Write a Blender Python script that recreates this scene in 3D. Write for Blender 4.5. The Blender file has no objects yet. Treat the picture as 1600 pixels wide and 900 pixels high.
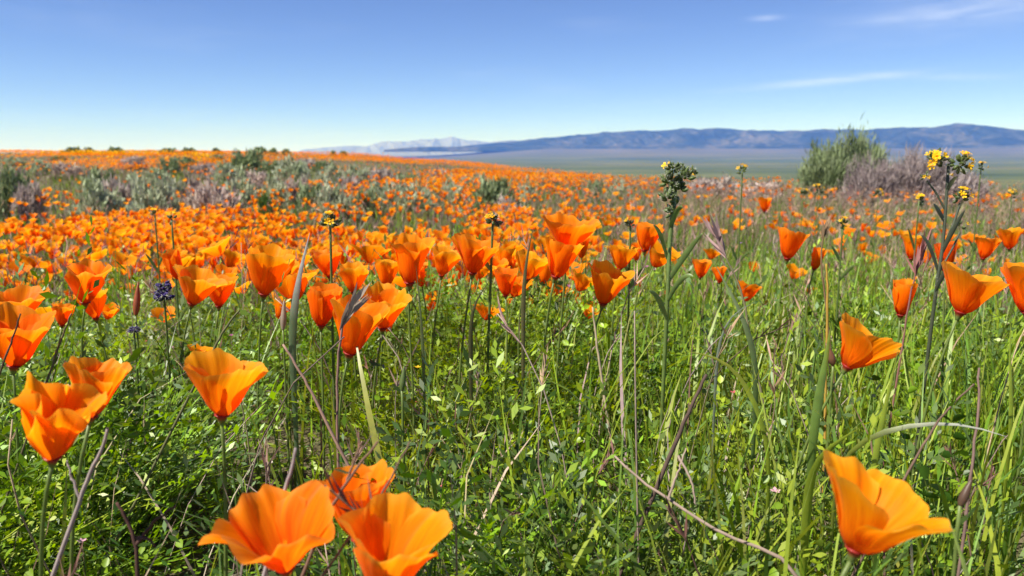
import bpy, math, random
import numpy as np

rng = np.random.default_rng(7)
random.seed(7)
R = math.radians
SC = bpy.context.scene
COL = SC.collection

# ------------------------------------------------------------------ camera
EYE = 0.45                      # camera height above the near ground, metres
FPX = 1244.0                    # focal length in photo pixels (1600 wide)
PITCH = math.atan(210.0 / FPX)
cam_d = bpy.data.cameras.new('camera')
cam_d.sensor_width = 36.0
cam_d.lens = 36.0 * FPX / 1600.0
cam_d.clip_start = 0.02
cam_d.clip_end = 300000.0
cam_d.dof.use_dof = True
cam_d.dof.focus_distance = 0.80
cam_d.dof.aperture_fstop = 11.0
cam = bpy.data.objects.new('camera', cam_d)
cam.location = (0, 0, EYE)
cam.rotation_euler = (math.pi / 2 - PITCH, 0, 0)
COL.objects.link(cam)
SC.camera = cam

# ------------------------------------------------------------------ sun, sky, exposure
SUN_EL, SUN_AZ = R(54), R(-118)          # azimuth clockwise from +Y (the view): behind the camera, to the left
sun_d = bpy.data.lights.new('sun', 'SUN')
sun_d.energy = 5.0
sun_d.angle = R(0.53)
sun_d.color = (1.0, 0.95, 0.87)
sun = bpy.data.objects.new('sun', sun_d)
sun.rotation_euler = (math.pi / 2 - SUN_EL, 0, math.pi - SUN_AZ)
sun.location = (-40, -20, 60)
COL.objects.link(sun)

world = bpy.data.worlds.new('World')
SC.world = world
world.use_nodes = True
SC.view_settings.view_transform = 'Standard'
SC.view_settings.look = 'None'
SC.view_settings.exposure = 0.95
SC.view_settings.gamma = 1.0
SC.view_settings.use_curve_mapping = False
SC.cycles.use_denoising = True
SC.cycles.max_bounces = 7
SC.cycles.diffuse_bounces = 3
SC.cycles.glossy_bounces = 2
SC.cycles.transmission_bounces = 4
SC.cycles.volume_bounces = 0
SC.cycles.transparent_max_bounces = 6


class NT:
    """small helper to write node trees"""
    def __init__(self, tree):
        self.t = tree
        tree.nodes.clear()

    def n(self, kind, **kw):
        nd = self.t.nodes.new(kind)
        for k, v in kw.items():
            if k.startswith('i_'):
                key = k[2:]
                key = int(key) if key.isdigit() else key.replace('_', ' ')
                self.set(nd.inputs[key], v)
            else:
                setattr(nd, k, v)
        return nd

    def set(self, sock, v):
        if isinstance(v, bpy.types.NodeSocket):
            self.t.links.new(v, sock)
        else:
            sock.default_value = v

    def math(self, op, a, b=0.0, clamp=False):
        nd = self.t.nodes.new('ShaderNodeMath')
        nd.operation = op
        nd.use_clamp = clamp
        self.set(nd.inputs[0], a)
        self.set(nd.inputs[1], b)
        return nd.outputs[0]

    def ramp(self, fac, stops, interp='LINEAR'):
        nd = self.t.nodes.new('ShaderNodeValToRGB')
        nd.color_ramp.interpolation = interp
        el = nd.color_ramp.elements
        while len(el) < len(stops):
            el.new(0.5)
        for e, (p, c) in zip(el, stops):
            e.position = p
            e.color = c if len(c) == 4 else (*c, 1)
        self.set(nd.inputs[0], fac)
        return nd.outputs[0]

    def mix(self, fac, a, b, mode='MIX'):
        nd = self.t.nodes.new('ShaderNodeMix')
        nd.data_type = 'RGBA'
        nd.blend_type = mode
        self.set(nd.inputs[0], fac)
        self.set(nd.inputs[6], a if isinstance(a, bpy.types.NodeSocket) else (*a, 1)[:4])
        self.set(nd.inputs[7], b if isinstance(b, bpy.types.NodeSocket) else (*b, 1)[:4])
        return nd.outputs[2]

    def link(self, a, b):
        self.t.links.new(a, b)


# --- sky: Nishita with a few thin cirrus streaks fixed in direction
w = NT(world.node_tree)
sky = w.n('ShaderNodeTexSky', sky_type='NISHITA', sun_disc=False, sun_elevation=SUN_EL, sun_rotation=SUN_AZ,
          altitude=5000.0, air_density=1.0, dust_density=0.0, ozone_density=3.0)
tc = w.n('ShaderNodeTexCoord')
sep = w.n('ShaderNodeSeparateXYZ', i_0=tc.outputs['Generated'])
az = w.math('ARCTAN2', sep.outputs[0], sep.outputs[1])
el = w.math('ARCSINE', sep.outputs[2])
pc = w.n('ShaderNodeCombineXYZ', i_0=w.math('MULTIPLY', az, 7.0), i_1=w.math('MULTIPLY', el, 45.0))
fine = w.n('ShaderNodeTexNoise', i_Vector=pc.outputs[0], i_Scale=1.6, i_Detail=7.0, i_Roughness=0.62, i_Distortion=0.6)
broad = w.n('ShaderNodeTexNoise', i_Vector=pc.outputs[0], i_Scale=0.42, i_Detail=3.0, i_Roughness=0.5)


def streak(a0, e0, la, le, slope, amt):
    da = w.math('SUBTRACT', az, a0)
    de = w.math('SUBTRACT', w.math('SUBTRACT', el, e0), w.math('MULTIPLY', da, slope))
    q = w.math('ADD', w.math('POWER', w.math('ABSOLUTE', w.math('DIVIDE', da, la)), 2.0),
               w.math('POWER', w.math('ABSOLUTE', w.math('DIVIDE', de, le)), 2.0))
    g = w.math('POWER', 2.718, w.math('MULTIPLY', q, -1.0))
    return w.math('MULTIPLY', g, amt)


fn = w.math('MULTIPLY', w.math('SUBTRACT', fine.outputs[0], 0.25), 2.2, clamp=True)
st = w.math('ADD', streak(R(20.6), R(4.65), R(4.6), R(0.22), 0.07, 0.38), streak(R(27), R(4.75), R(5.0), R(0.22), -0.06, 0.16))
st = w.math('ADD', st, streak(R(17.0), R(8.75), R(0.9), R(0.17), 0.0, 0.28))
st = w.math('ADD', st, streak(R(32), R(8.75), R(8.0), R(1.0), 0.05, 0.26))
st = w.math('ADD', st, streak(R(26), R(8.3), R(3.0), R(0.3), 0.02, 0.18))
cl = w.math('MULTIPLY', st, fn)
hi = w.math('MULTIPLY', w.math('MULTIPLY', w.math('SUBTRACT', broad.outputs[0], 0.52), 1.1, clamp=True), fn)
cl = w.math('ADD', cl, w.math('MULTIPLY', hi, 0.35), clamp=True)
skyc = w.n('ShaderNodeHueSaturation', i_Hue=0.512, i_Saturation=1.08, i_Value=1.0, i_Color=sky.outputs[0])
cloud = w.mix(1.0, (8.6, 8.9, 9.3), (1, 1, 1), 'MULTIPLY')
final = w.mix(cl, skyc.outputs[0], cloud)
bg = w.n('ShaderNodeBackground', i_Color=final, i_Strength=0.082)
wo = w.n('ShaderNodeOutputWorld', i_Surface=bg.outputs[0])

# ------------------------------------------------------------------ helpers
CAM = np.array([0, 0, EYE])
FWD = np.array([0, math.cos(PITCH), -math.sin(PITCH)])
UPV = np.array([0, math.sin(PITCH), math.cos(PITCH)])


def at(px, py, d):
    """world point seen at photo pixel (px, py) at distance d along the view axis"""
    return CAM + d * (FWD + np.array([1, 0, 0]) * (px - 800) / FPX + UPV * (450 - py) / FPX)


def to_px(P):
    v = np.asarray(P) - CAM
    d = v @ FWD
    return 800 + FPX * v[..., 0] / d, 450 - FPX * (v @ UPV) / d, d


AZK = np.radians([-180, -90, -15.7, -10.5, -7.3, -3.5, 0, 6, 10, 13.6, 19.9, 90, 180])
RCK = np.array([40, 60, 60, 55, 46, 40, 34, 26, 21, 18, 15, 15, 40.])
HCK = np.array([0.0, 0.36, 0.42, 0.30, -0.02, -0.18, -0.36, -0.46, -0.50, -0.52, -0.45, -0.4, 0.0])


def sstep(t):
    t = np.clip(t, 0, 1)
    return t * t * (3 - 2 * t)


def vnoise(x, y, s=0):
    """cheap smooth value noise"""
    def hsh(i, j):
        v = np.sin(i * 127.1 + j * 311.7 + s * 74.7) * 43758.5453
        return v - np.floor(v)
    xi, yi = np.floor(x), np.floor(y)
    fx, fy = sstep(x - xi), sstep(y - yi)
    a = hsh(xi, yi) * (1 - fx) + hsh(xi + 1, yi) * fx
    b = hsh(xi, yi + 1) * (1 - fx) + hsh(xi + 1, yi + 1) * fx
    return a * (1 - fy) + b * fy


def fbm(x, y, s=0, o=4):
    t, a, n = 0, 0.5, 0
    for k in range(o):
        t = t + a * vnoise(x * 2 ** k, y * 2 ** k, s + k)
        n += a
        a *= 0.5
    return t / n


def ground_h(x, y):
    x = np.asarray(x, float)
    y = np.asarray(y, float)
    r = np.hypot(x, y)
    a = np.arctan2(x, y)
    near = np.interp(r, [0, 1.1, 1.5, 2, 3, 4, 5, 6.5, 8, 9], [0, 0, -.03, -.09, -.20, -.26, -.30, -.34, -.365, -.37])
    rc = np.interp(a, AZK, RCK)
    hc = np.interp(a, AZK, HCK)
    t = sstep((r - 8.0) / (rc - 8.0)) * 0.35 + 0.65 * np.clip((r - 8) / (rc - 8), 0, 1)
    mid = -.37 + (hc + .37) * t
    e = np.maximum(r - rc, 0)
    drop = np.where(e < 40, 0.09 * e * e / 80, 0.09 * 20 + 0.09 * (e - 40))
    h = np.where(r < 8, near, mid) - drop
    # valley floor, soft landing
    fl = -62.0
    k = np.clip((h - fl) / 20.0, 0, 50)
    h = np.where(h < fl + 20, fl + 10 * np.clip((h - fl + 20) / 40, 0, None) ** 2 * 2, h)
    h = np.maximum(h, fl)
    bump = 0.05 * (fbm(x * 0.8, y * 0.8, 3, 3) - 0.5) * np.clip(r - 1, 0, 1) + np.clip((r - 9) / 15, 0, 1) * 0.22 * (fbm(x * 0.12, y * 0.12, 9, 3) - 0.5)
    bump = np.where(r < 150, bump, 0)
    apron = np.clip((r - 6500) / 6500, 0, 1) ** 1.3 * 185.0 * sstep((np.degrees(a) + 8) / 12) * sstep((70 - np.degrees(a)) / 15)
    return h + bump + apron


def mesh_np(name, V, T, col=None, uv=None, smooth=False):
    me = bpy.data.meshes.new(name)
    V = np.ascontiguousarray(V, np.float32)
    T = np.ascontiguousarray(T, np.int32)
    k = T.shape[1]
    me.vertices.add(len(V))
    me.vertices.foreach_set('co', V.ravel())
    me.loops.add(T.size)
    me.loops.foreach_set('vertex_index', T.ravel())
    me.polygons.add(len(T))
    me.polygons.foreach_set('loop_start', np.arange(0, T.size, k, dtype=np.int32))
    me.polygons.foreach_set('loop_total', np.full(len(T), k, np.int32))
    if smooth:
        me.polygons.foreach_set('use_smooth', np.ones(len(T), bool))
    if col is not None:
        at_ = me.attributes.new('Col', 'FLOAT_COLOR', 'POINT')
        c4 = np.ones((len(V), 4), np.float32)
        c4[:, :3] = col
        at_.data.foreach_set('color', c4.ravel())
    if uv is not None:
        at2 = me.attributes.new('petal_uv', 'FLOAT2', 'POINT')
        at2.data.foreach_set('vector', np.ascontiguousarray(uv, np.float32).ravel())
    me.update(calc_edges=True)
    me.validate()
    return me


def link(name, me, mat=None, parent=None, loc=None):
    o = bpy.data.objects.new(name, me)
    if mat is not None and me is not None and not me.materials:
        me.materials.append(mat)
    COL.objects.link(o)
    if parent is not None:
        o.parent = parent
    if loc is not None:
        o.location = loc
    return o


def tag(o, label, cat=None, group=None, kind=None):
    o['label'] = label
    if cat:
        o['category'] = cat
    if group:
        o['group'] = group
    if kind:
        o['kind'] = kind
    return o


def empty(name, loc, rz=0.0):
    o = bpy.data.objects.new(name, None)
    o.empty_display_size = 0.05
    o.location = loc
    o.rotation_euler = (0, 0, rz)
    COL.objects.link(o)
    return o


def copy_thing(root):
    r = root.copy()
    COL.objects.link(r)
    for ch in root.children:
        c = ch.copy()
        COL.objects.link(c)
        c.parent = r
        for g in ch.children:
            d = g.copy()
            COL.objects.link(d)
            d.parent = c
    return r


class Bag:
    """collects triangle templates, many placements at once, into one mesh"""
    def __init__(self):
        self.V, self.T, self.C, self.U, self.n = [], [], [], [], 0

    def add(self, V, T, C=None, U=None):
        V = np.asarray(V, float)
        self.V.append(V)
        self.T.append(np.asarray(T, int) + self.n)
        c = np.ones((len(V), 3)) * (0.1, 0.2, 0.05) if C is None else np.broadcast_to(np.asarray(C, float), (len(V), 3))
        self.C.append(c)
        self.U.append(np.zeros((len(V), 2)) if U is None else U)
        self.n += len(V)

    def place(self, tpl, pos, rotz, lean, leandir, scale, tint):
        """tpl = (V,T,C,U); pos (N,3), angles (N,), scale (N,) or (N,3), tint (N,3)"""
        V, T, C, U = tpl
        N = len(pos)
        if N == 0:
            return
        cz, sz = np.cos(rotz), np.sin(rotz)
        Rz = np.zeros((N, 3, 3))
        Rz[:, 0, 0], Rz[:, 0, 1], Rz[:, 1, 0], Rz[:, 1, 1], Rz[:, 2, 2] = cz, -sz, sz, cz, 1
        # lean: rotate z axis towards leandir by angle lean
        ax, ay = -np.sin(leandir), np.cos(leandir)
        c, s = np.cos(lean), np.sin(lean)
        Rl = np.zeros((N, 3, 3))
        Rl[:, 0, 0] = c + ax * ax * (1 - c)
        Rl[:, 0, 1] = ax * ay * (1 - c)
        Rl[:, 0, 2] = ay * s
        Rl[:, 1, 0] = ax * ay * (1 - c)
        Rl[:, 1, 1] = c + ay * ay * (1 - c)
        Rl[:, 1, 2] = -ax * s
        Rl[:, 2, 0] = -ay * s
        Rl[:, 2, 1] = ax * s
        Rl[:, 2, 2] = c
        M = Rl @ Rz
        sc = np.asarray(scale, float)
        sc = sc[:, None] if sc.ndim == 1 else sc
        W = np.einsum('nij,nvj->nvi', M, V[None] * sc[:, None, :]) + pos[:, None, :]
        nv = len(V)
        self.V.append(W.reshape(-1, 3))
        self.T.append((T[None] + (np.arange(N) * nv)[:, None, None]).reshape(-1, 3) + self.n)
        self.C.append((C[None] * tint[:, None, :]).reshape(-1, 3))
        self.U.append(np.broadcast_to(U[None], (N, nv, 2)).reshape(-1, 2))
        self.n += N * nv

    def arrays(self):
        return np.concatenate(self.V), np.concatenate(self.T), np.concatenate(self.C), np.concatenate(self.U)

    def tpl(self):
        V, T, C, U = self.arrays()
        return V, T, C, U

    def mesh(self, name, smooth=False, offset=None):
        V, T, C, U = self.arrays()
        if offset is not None:
            V = V - np.asarray(offset)
        return mesh_np(name, V, T, C, U, smooth)

    def tris(self):
        return sum(len(t) for t in self.T)


def unit(v):
    v = np.asarray(v, float)
    return v / (np.linalg.norm(v, axis=-1, keepdims=True) + 1e-12)


def strip(pts, wid, side, cols=None):
    """flat tapered ribbon along pts (n,3), widths (n,), side vector; last point closes to a tip"""
    pts = np.asarray(pts, float)
    n = len(pts)
    side = unit(np.broadcast_to(side, pts.shape))
    V = np.empty((2 * n - 1, 3))
    V[0:2 * (n - 1):2] = pts[:-1] - side[:-1] * wid[:-1, None]
    V[1:2 * (n - 1):2] = pts[:-1] + side[:-1] * wid[:-1, None]
    V[-1] = pts[-1]
    T = []
    for i in range(n - 2):
        a = 2 * i
        T += [(a, a + 1, a + 3), (a, a + 3, a + 2)]
    a = 2 * (n - 2)
    T.append((a, a + 1, 2 * n - 2))
    return V, np.array(T)


def tube(pts, rad, sides=5):
    pts = np.asarray(pts, float)
    rad = np.broadcast_to(np.asarray(rad, float), (len(pts),))
    tan = unit(np.gradient(pts, axis=0))
    ref = np.array([0.0, 1.0, 0.15])
    a = unit(np.cross(tan, ref))
    b = np.cross(tan, a)
    ph = np.linspace(0, 2 * np.pi, sides, endpoint=False)
    V = pts[:, None, :] + rad[:, None, None] * (np.cos(ph)[None, :, None] * a[:, None, :] + np.sin(ph)[None, :, None] * b[:, None, :])
    V = V.reshape(-1, 3)
    T = []
    for i in range(len(pts) - 1):
        for j in range(sides):
            p, q = i * sides + j, i * sides + (j + 1) % sides
            T += [(p, q, q + sides), (p, q + sides, p + sides)]
    e = (len(pts) - 1) * sides
    for j in range(1, sides - 1):
        T.append((e, e + j, e + j + 1))
    return V, np.array(T)


def bez(p0, p1, p2, p3, n):
    t = np.linspace(0, 1, n)[:, None]
    return (1 - t) ** 3 * p0 + 3 * (1 - t) ** 2 * t * p1 + 3 * (1 - t) * t * t * p2 + t ** 3 * p3


# ------------------------------------------------------------------ materials
def mat(name):
    m = bpy.data.materials.new(name)
    m.use_nodes = True
    return m, NT(m.node_tree)


def leaf_material(name, transl=0.38, rough=0.42, spec=0.45, sat=1.0, grain=90.0):
    m, t = mat(name)
    a = t.n('ShaderNodeAttribute', attribute_name='Col')
    geo = t.n('ShaderNodeTexCoord')
    nz = t.n('ShaderNodeTexNoise', i_Vector=geo.outputs['Object'], i_Scale=grain, i_Detail=2.0)
    v = t.math('ADD', t.math('MULTIPLY', nz.outputs[0], 0.7), 0.65)
    hs = t.n('ShaderNodeHueSaturation', i_Saturation=sat, i_Value=v, i_Color=a.outputs['Color'])
    p = t.n('ShaderNodeBsdfPrincipled', i_Base_Color=hs.outputs[0], i_Roughness=rough)
    p.inputs['Specular IOR Level'].default_value = spec
    hs2 = t.n('ShaderNodeHueSaturation', i_Hue=0.485, i_Saturation=1.15, i_Value=1.35, i_Color=hs.outputs[0])
    tr = t.n('ShaderNodeBsdfTranslucent', i_Color=hs2.outputs[0])
    mx = t.n('ShaderNodeMixShader', i_0=transl, i_1=p.outputs[0], i_2=tr.outputs[0])
    t.n('ShaderNodeOutputMaterial', i_Surface=mx.outputs[0])
    return m


M_LEAF = leaf_material('fresh foliage')
M_DRY = leaf_material('dry stems', 0.22, 0.75, 0.06)
M_SHRUB = leaf_material('shrub twigs', 0.2, 0.65, 0.2, grain=9.0)
M_BLOOM = leaf_material('small blossoms', 0.35, 0.55, 0.2)


def petal_material():
    m, t = mat('poppy petal')
    a = t.n('ShaderNodeAttribute', attribute_name='petal_uv')
    sp = t.n('ShaderNodeSeparateXYZ', i_0=a.outputs['Vector'])
    u, v = sp.outputs[0], sp.outputs[1]
    tint = t.n('ShaderNodeAttribute', attribute_name='Col')
    oi = t.n('ShaderNodeObjectInfo')
    cv = t.n('ShaderNodeCombineXYZ', i_0=t.math('MULTIPLY', u, 9.0), i_1=t.math('MULTIPLY', v, 0.9), i_2=t.math('MULTIPLY', oi.outputs['Random'], 40.0))
    nz = t.n('ShaderNodeTexNoise', i_Vector=cv.outputs[0], i_Scale=2.0, i_Detail=4.0, i_Roughness=0.55)
    base = t.ramp(v, [(0.0, (0.62, 0.045, 0.004)), (0.14, (0.86, 0.14, 0.002)), (0.45, (0.94, 0.230, 0.002)), (0.85, (0.96, 0.285, 0.003)), (1.0, (0.95, 0.36, 0.02))])
    cv2 = t.n('ShaderNodeCombineXYZ', i_0=t.math('MULTIPLY', u, 46.0), i_1=t.math('MULTIPLY', v, 1.6), i_2=t.math('MULTIPLY', oi.outputs['Random'], 90.0))
    vein = t.n('ShaderNodeTexNoise', i_Vector=cv2.outputs[0], i_Scale=1.0, i_Detail=3.0, i_Roughness=0.6)
    both = t.math('ADD', t.math('MULTIPLY', nz.outputs[0], 0.55), t.math('MULTIPLY', vein.outputs[0], 0.45))
    streak_ = t.math('ADD', t.math('MULTIPLY', both, 0.85), 0.64)
    c = t.mix(1.0, base, tint.outputs['Color'], 'MULTIPLY')
    hs = t.n('ShaderNodeHueSaturation', i_Hue=t.math('ADD', 0.4885, t.math('MULTIPLY', nz.outputs[0], 0.023)), i_Value=streak_, i_Color=c)
    bump = t.n('ShaderNodeBump', i_Strength=0.28, i_Distance=0.0012, i_Height=both)
    p = t.n('ShaderNodeBsdfPrincipled', i_Base_Color=hs.outputs[0], i_Roughness=0.5, i_Normal=bump.outputs[0])
    p.inputs['Specular IOR Level'].default_value = 0.12
    p.inputs['Sheen Weight'].default_value = 0.03
    p.inputs['Sheen Roughness'].default_value = 0.35
    tr = t.n('ShaderNodeBsdfTranslucent', i_Color=hs.outputs[0], i_Normal=bump.outputs[0])
    mx = t.n('ShaderNodeMixShader', i_0=0.60, i_1=p.outputs[0], i_2=tr.outputs[0])
    t.n('ShaderNodeOutputMaterial', i_Surface=mx.outputs[0])
    return m


M_PETAL = petal_material()


def ground_material():
    m, t = mat('soil and far valley')
    g = t.n('ShaderNodeTexCoord')
    P = g.outputs['Object']
    ln = t.n('ShaderNodeVectorMath', operation='LENGTH', i_0=P)
    r = ln.outputs['Value']
    n1 = t.n('ShaderNodeTexNoise', i_Vector=P, i_Scale=14.0, i_Detail=6.0, i_Roughness=0.65)
    soil = t.ramp(n1.outputs[0], [(0.3, (0.045, 0.032, 0.02)), (0.55, (0.10, 0.075, 0.048)), (0.8, (0.20, 0.16, 0.11))])
    # the hill's own dry litter and green sprouts
    n2 = t.n('ShaderNodeTexNoise', i_Vector=P, i_Scale=0.55, i_Detail=6.0, i_Roughness=0.6)
    n3 = t.n('ShaderNodeTexNoise', i_Vector=P, i_Scale=5.0, i_Detail=5.0, i_Roughness=0.7)
    turf = t.ramp(n3.outputs[0], [(0.3, (0.06, 0.075, 0.025)), (0.5, (0.13, 0.13, 0.06)), (0.7, (0.26, 0.22, 0.15))])
    field = t.mix(t.math('MULTIPLY', t.math('SUBTRACT', n2.outputs[0], 0.25), 2.0, clamp=True), soil, turf)
    # valley floor: wide fields, scrub and pale washes
    mp = t.n('ShaderNodeMapping', i_Vector=P, i_Scale=(0.00035, 0.0016, 0.0))
    v1 = t.n('ShaderNodeTexNoise', i_Vector=mp.outputs[0], i_Scale=1.0, i_Detail=6.0, i_Roughness=0.55)
    mp2 = t.n('ShaderNodeMapping', i_Vector=P, i_Scale=(0.0012, 0.006, 0.0))
    v2 = t.n('ShaderNodeTexNoise', i_Vector=mp2.outputs[0], i_Scale=1.0, i_Detail=7.0, i_Roughness=0.7)
    va = t.ramp(v1.outputs[0], [(0.30, (0.055, 0.085, 0.035)), (0.45, (0.09, 0.125, 0.045)), (0.58, (0.15, 0.165, 0.07)), (0.72, (0.25, 0.21, 0.13))])
    vb = t.ramp(v2.outputs[0], [(0.38, (0.30, 0.36, 0.28)), (0.50, (0.9, 0.95, 0.8)), (0.64, (1.5, 1.35, 1.25))])
    valley = t.mix(0.75, va, t.mix(1.0, va, vb, 'MULTIPLY'))
    valley = t.mix(1.0, valley, (0.78, 0.72, 0.50), 'MULTIPLY')
    dry = t.ramp(v2.outputs[0], [(0.3, (0.05, 0.055, 0.04)), (0.5, (0.095, 0.09, 0.065)), (0.7, (0.17, 0.145, 0.115))])
    fan = t.math('SMOOTH_MIN', 1.0, t.math('MAXIMUM', t.math('DIVIDE', t.math('SUBTRACT', r, 7000.0), 3500.0), 0.0))
    valley = t.mix(fan, valley, dry)
    k = t.math('DIVIDE', t.math('SUBTRACT', r, 90.0), 150.0, clamp=True)
    c = t.mix(k, field, valley)
    p = t.n('ShaderNodeBsdfPrincipled', i_Base_Color=c, i_Roughness=0.95)
    p.inputs['Specular IOR Level'].default_value = 0.1
    b = t.n('ShaderNodeBump', i_Strength=0.8, i_Distance=0.02, i_Height=n1.outputs[0])
    t.link(b.outputs[0], p.inputs['Normal'])
    t.n('ShaderNodeOutputMaterial', i_Surface=p.outputs[0])
    return m


def hill_material(name, snow=False):
    m, t = mat(name)
    g = t.n('ShaderNodeTexCoord')
    P = g.outputs['Object']
    n1 = t.n('ShaderNodeTexNoise', i_Vector=P, i_Scale=0.0016, i_Detail=8.0, i_Roughness=0.62)
    n2 = t.n('ShaderNodeTexNoise', i_Vector=P, i_Scale=0.009, i_Detail=5.0, i_Roughness=0.7)
    f = t.math('ADD', t.math('MULTIPLY', n1.outputs[0], 0.65), t.math('MULTIPLY', n2.outputs[0], 0.35))
    c = t.ramp(f, [(0.38, (0.012, 0.020, 0.015)), (0.49, (0.028, 0.038, 0.026)), (0.56, (0.07, 0.072, 0.05)), (0.68, (0.16, 0.135, 0.10))])
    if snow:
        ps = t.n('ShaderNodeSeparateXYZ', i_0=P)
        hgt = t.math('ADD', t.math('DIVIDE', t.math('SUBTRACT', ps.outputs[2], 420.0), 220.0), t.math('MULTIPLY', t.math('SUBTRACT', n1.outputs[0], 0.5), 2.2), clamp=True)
        hazed_rock = t.ramp(f, [(0.38, (0.17, 0.19, 0.205)), (0.55, (0.195, 0.215, 0.23)), (0.70, (0.23, 0.25, 0.265))])  # pale, bluish and nearly even: distance haze painted into the rock colour
        c = t.mix(t.math('MULTIPLY', hgt, 0.16), hazed_rock, (0.60, 0.68, 0.78))
    p = t.n('ShaderNodeBsdfPrincipled', i_Base_Color=c, i_Roughness=0.95)
    p.inputs['Specular IOR Level'].default_value = 0.05
    t.n('ShaderNodeOutputMaterial', i_Surface=p.outputs[0])
    return m


# ------------------------------------------------------------------ terrain
def build_ground():
    radii = np.concatenate([[0.0], np.linspace(0.15, 4, 34), np.geomspace(4.3, 26000, 170)])
    fine_az = np.radians(np.linspace(-44, 44, 150))
    rest = np.radians(np.linspace(44, 316, 60))[1:-1]
    azs = np.concatenate([fine_az, rest])
    n = len(azs)
    rr, aa = np.meshgrid(radii, azs, indexing='ij')
    x, y = rr * np.sin(aa), rr * np.cos(aa)
    z = ground_h(x, y)
    V = np.stack([x, y, z], -1).reshape(-1, 3)
    i, j = np.meshgrid(np.arange(len(radii) - 1), np.arange(n), indexing='ij')
    a = i * n + j
    b = i * n + (j + 1) % n
    Q = np.stack([a, a + n, b + n, b], -1).reshape(-1, 4)
    me = mesh_np('ground', V, Q, smooth=True)
    o = link('ground', me, ground_material())
    tag(o, 'dark soil of the flower field running out to the green valley floor', kind='structure')


build_ground()


def build_range(name, label, dist, depth, azr, crest, foot, mat_, nu, nv, rough, seed):
    """a range of hills: a heightfield with gullies, its ridge seen at the photo's skyline"""
    u = np.linspace(0, 1, nu)
    v = np.linspace(0, 1, nv)
    uu, vv = np.meshgrid(u, v, indexing='ij')
    azm = np.radians(azr[0] + (azr[1] - azr[0]) * uu)
    rr = dist + depth * (vv - 0.45)
    x, y = rr * np.sin(azm), rr * np.cos(azm)
    pxs = 800 + FPX * np.tan(azm)
    hc = np.interp(pxs, crest[0], crest[1]) * dist / FPX / np.cos(azm)    # metres above the eye at the ridge
    s = x / depth * 6 + 37
    q = y / depth * 6
    ridge = 1 - np.abs(2 * fbm(s * 2.4 + 0.5 * q, q * 0.6, seed, 5) - 1)
    prof = np.where(vv < 0.45, sstep(vv / 0.45) ** 1.15, 1 - 0.6 * sstep((vv - 0.45) / 0.55))
    gul = (ridge - 0.72) * rough * np.sin(np.clip(vv / 0.45, 0, 1) * np.pi) ** 0.8
    top = (fbm(s * 2.2, q * 0.2 + 5, seed + 3, 4) - 0.5) * 0.05 * prof
    z = foot + (hc - foot) * (prof * 0.96 + gul + top)
    edge = np.clip(np.minimum(uu, 1 - uu) / 0.04, 0, 1)
    z = np.where(edge < 1, (foot - 40) + (z - foot + 40) * edge, z)
    z[:, 0] = foot - 60
    z[:, -1] = foot - 60
    V = np.stack([x, y, z], -1).reshape(-1, 3)
    i, j = np.meshgrid(np.arange(nu - 1), np.arange(nv - 1), indexing='ij')
    a = i * nv + j
    Q = np.stack([a, a + nv, a + nv + 1, a + 1], -1).reshape(-1, 4)
    o = link(name, mesh_np(name, V, Q, smooth=True), mat_)
    tag(o, label, kind='structure')


# skyline height in photo pixels above eye level (y = 240) for each photo column
build_range('hills', 'long blue hill range beyond the green valley', 13000, 3600, (-9, 50),
            ([450, 560, 620, 680, 740, 800, 880, 950, 1000, 1050, 1110, 1160, 1220, 1280, 1340, 1400, 1440, 1480, 1520, 1570, 1640, 1800, 2400],
             [-1, 0, 2, 6, 13, 19, 27, 33, 34, 36, 36, 33, 31, 32, 31, 32, 31, 35, 32, 26, 21, 24, 10]),
            95.0, hill_material('chaparral hills'), 620, 90, 0.75, 5)
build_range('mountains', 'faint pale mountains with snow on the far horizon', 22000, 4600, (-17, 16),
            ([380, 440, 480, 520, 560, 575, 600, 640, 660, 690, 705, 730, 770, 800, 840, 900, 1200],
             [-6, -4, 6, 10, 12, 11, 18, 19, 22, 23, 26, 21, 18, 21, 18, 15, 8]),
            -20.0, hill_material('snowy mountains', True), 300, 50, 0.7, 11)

# ------------------------------------------------------------------ the air
hz_m, t = mat('valley haze')
vol = t.n('ShaderNodeVolumePrincipled')
vol.inputs['Color'].default_value = (0.085, 0.26, 0.97, 1)
vol.inputs['Absorption Color'].default_value = (1, 1, 1, 1)
vol.inputs['Density'].default_value = 6.8e-5
vol.inputs['Anisotropy'].default_value = 0.0
t.n('ShaderNodeOutputMaterial', i_Volume=vol.outputs[0])
hx, z0, z1 = 27000.0, -110.0, 640.0
HV = np.array([(sx * hx, sy * hx, z) for z in (z0, z1) for sx, sy in ((-1, -1), (1, -1), (1, 1), (-1, 1))])
HQ = np.array([(3, 2, 1, 0), (4, 5, 6, 7), (0, 1, 5, 4), (1, 2, 6, 5), (2, 3, 7, 6), (3, 0, 4, 7)])
tag(link('haze', mesh_np('haze', HV, HQ), hz_m), 'thin blue haze lying over the valley and the hills', kind='stuff')

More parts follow.
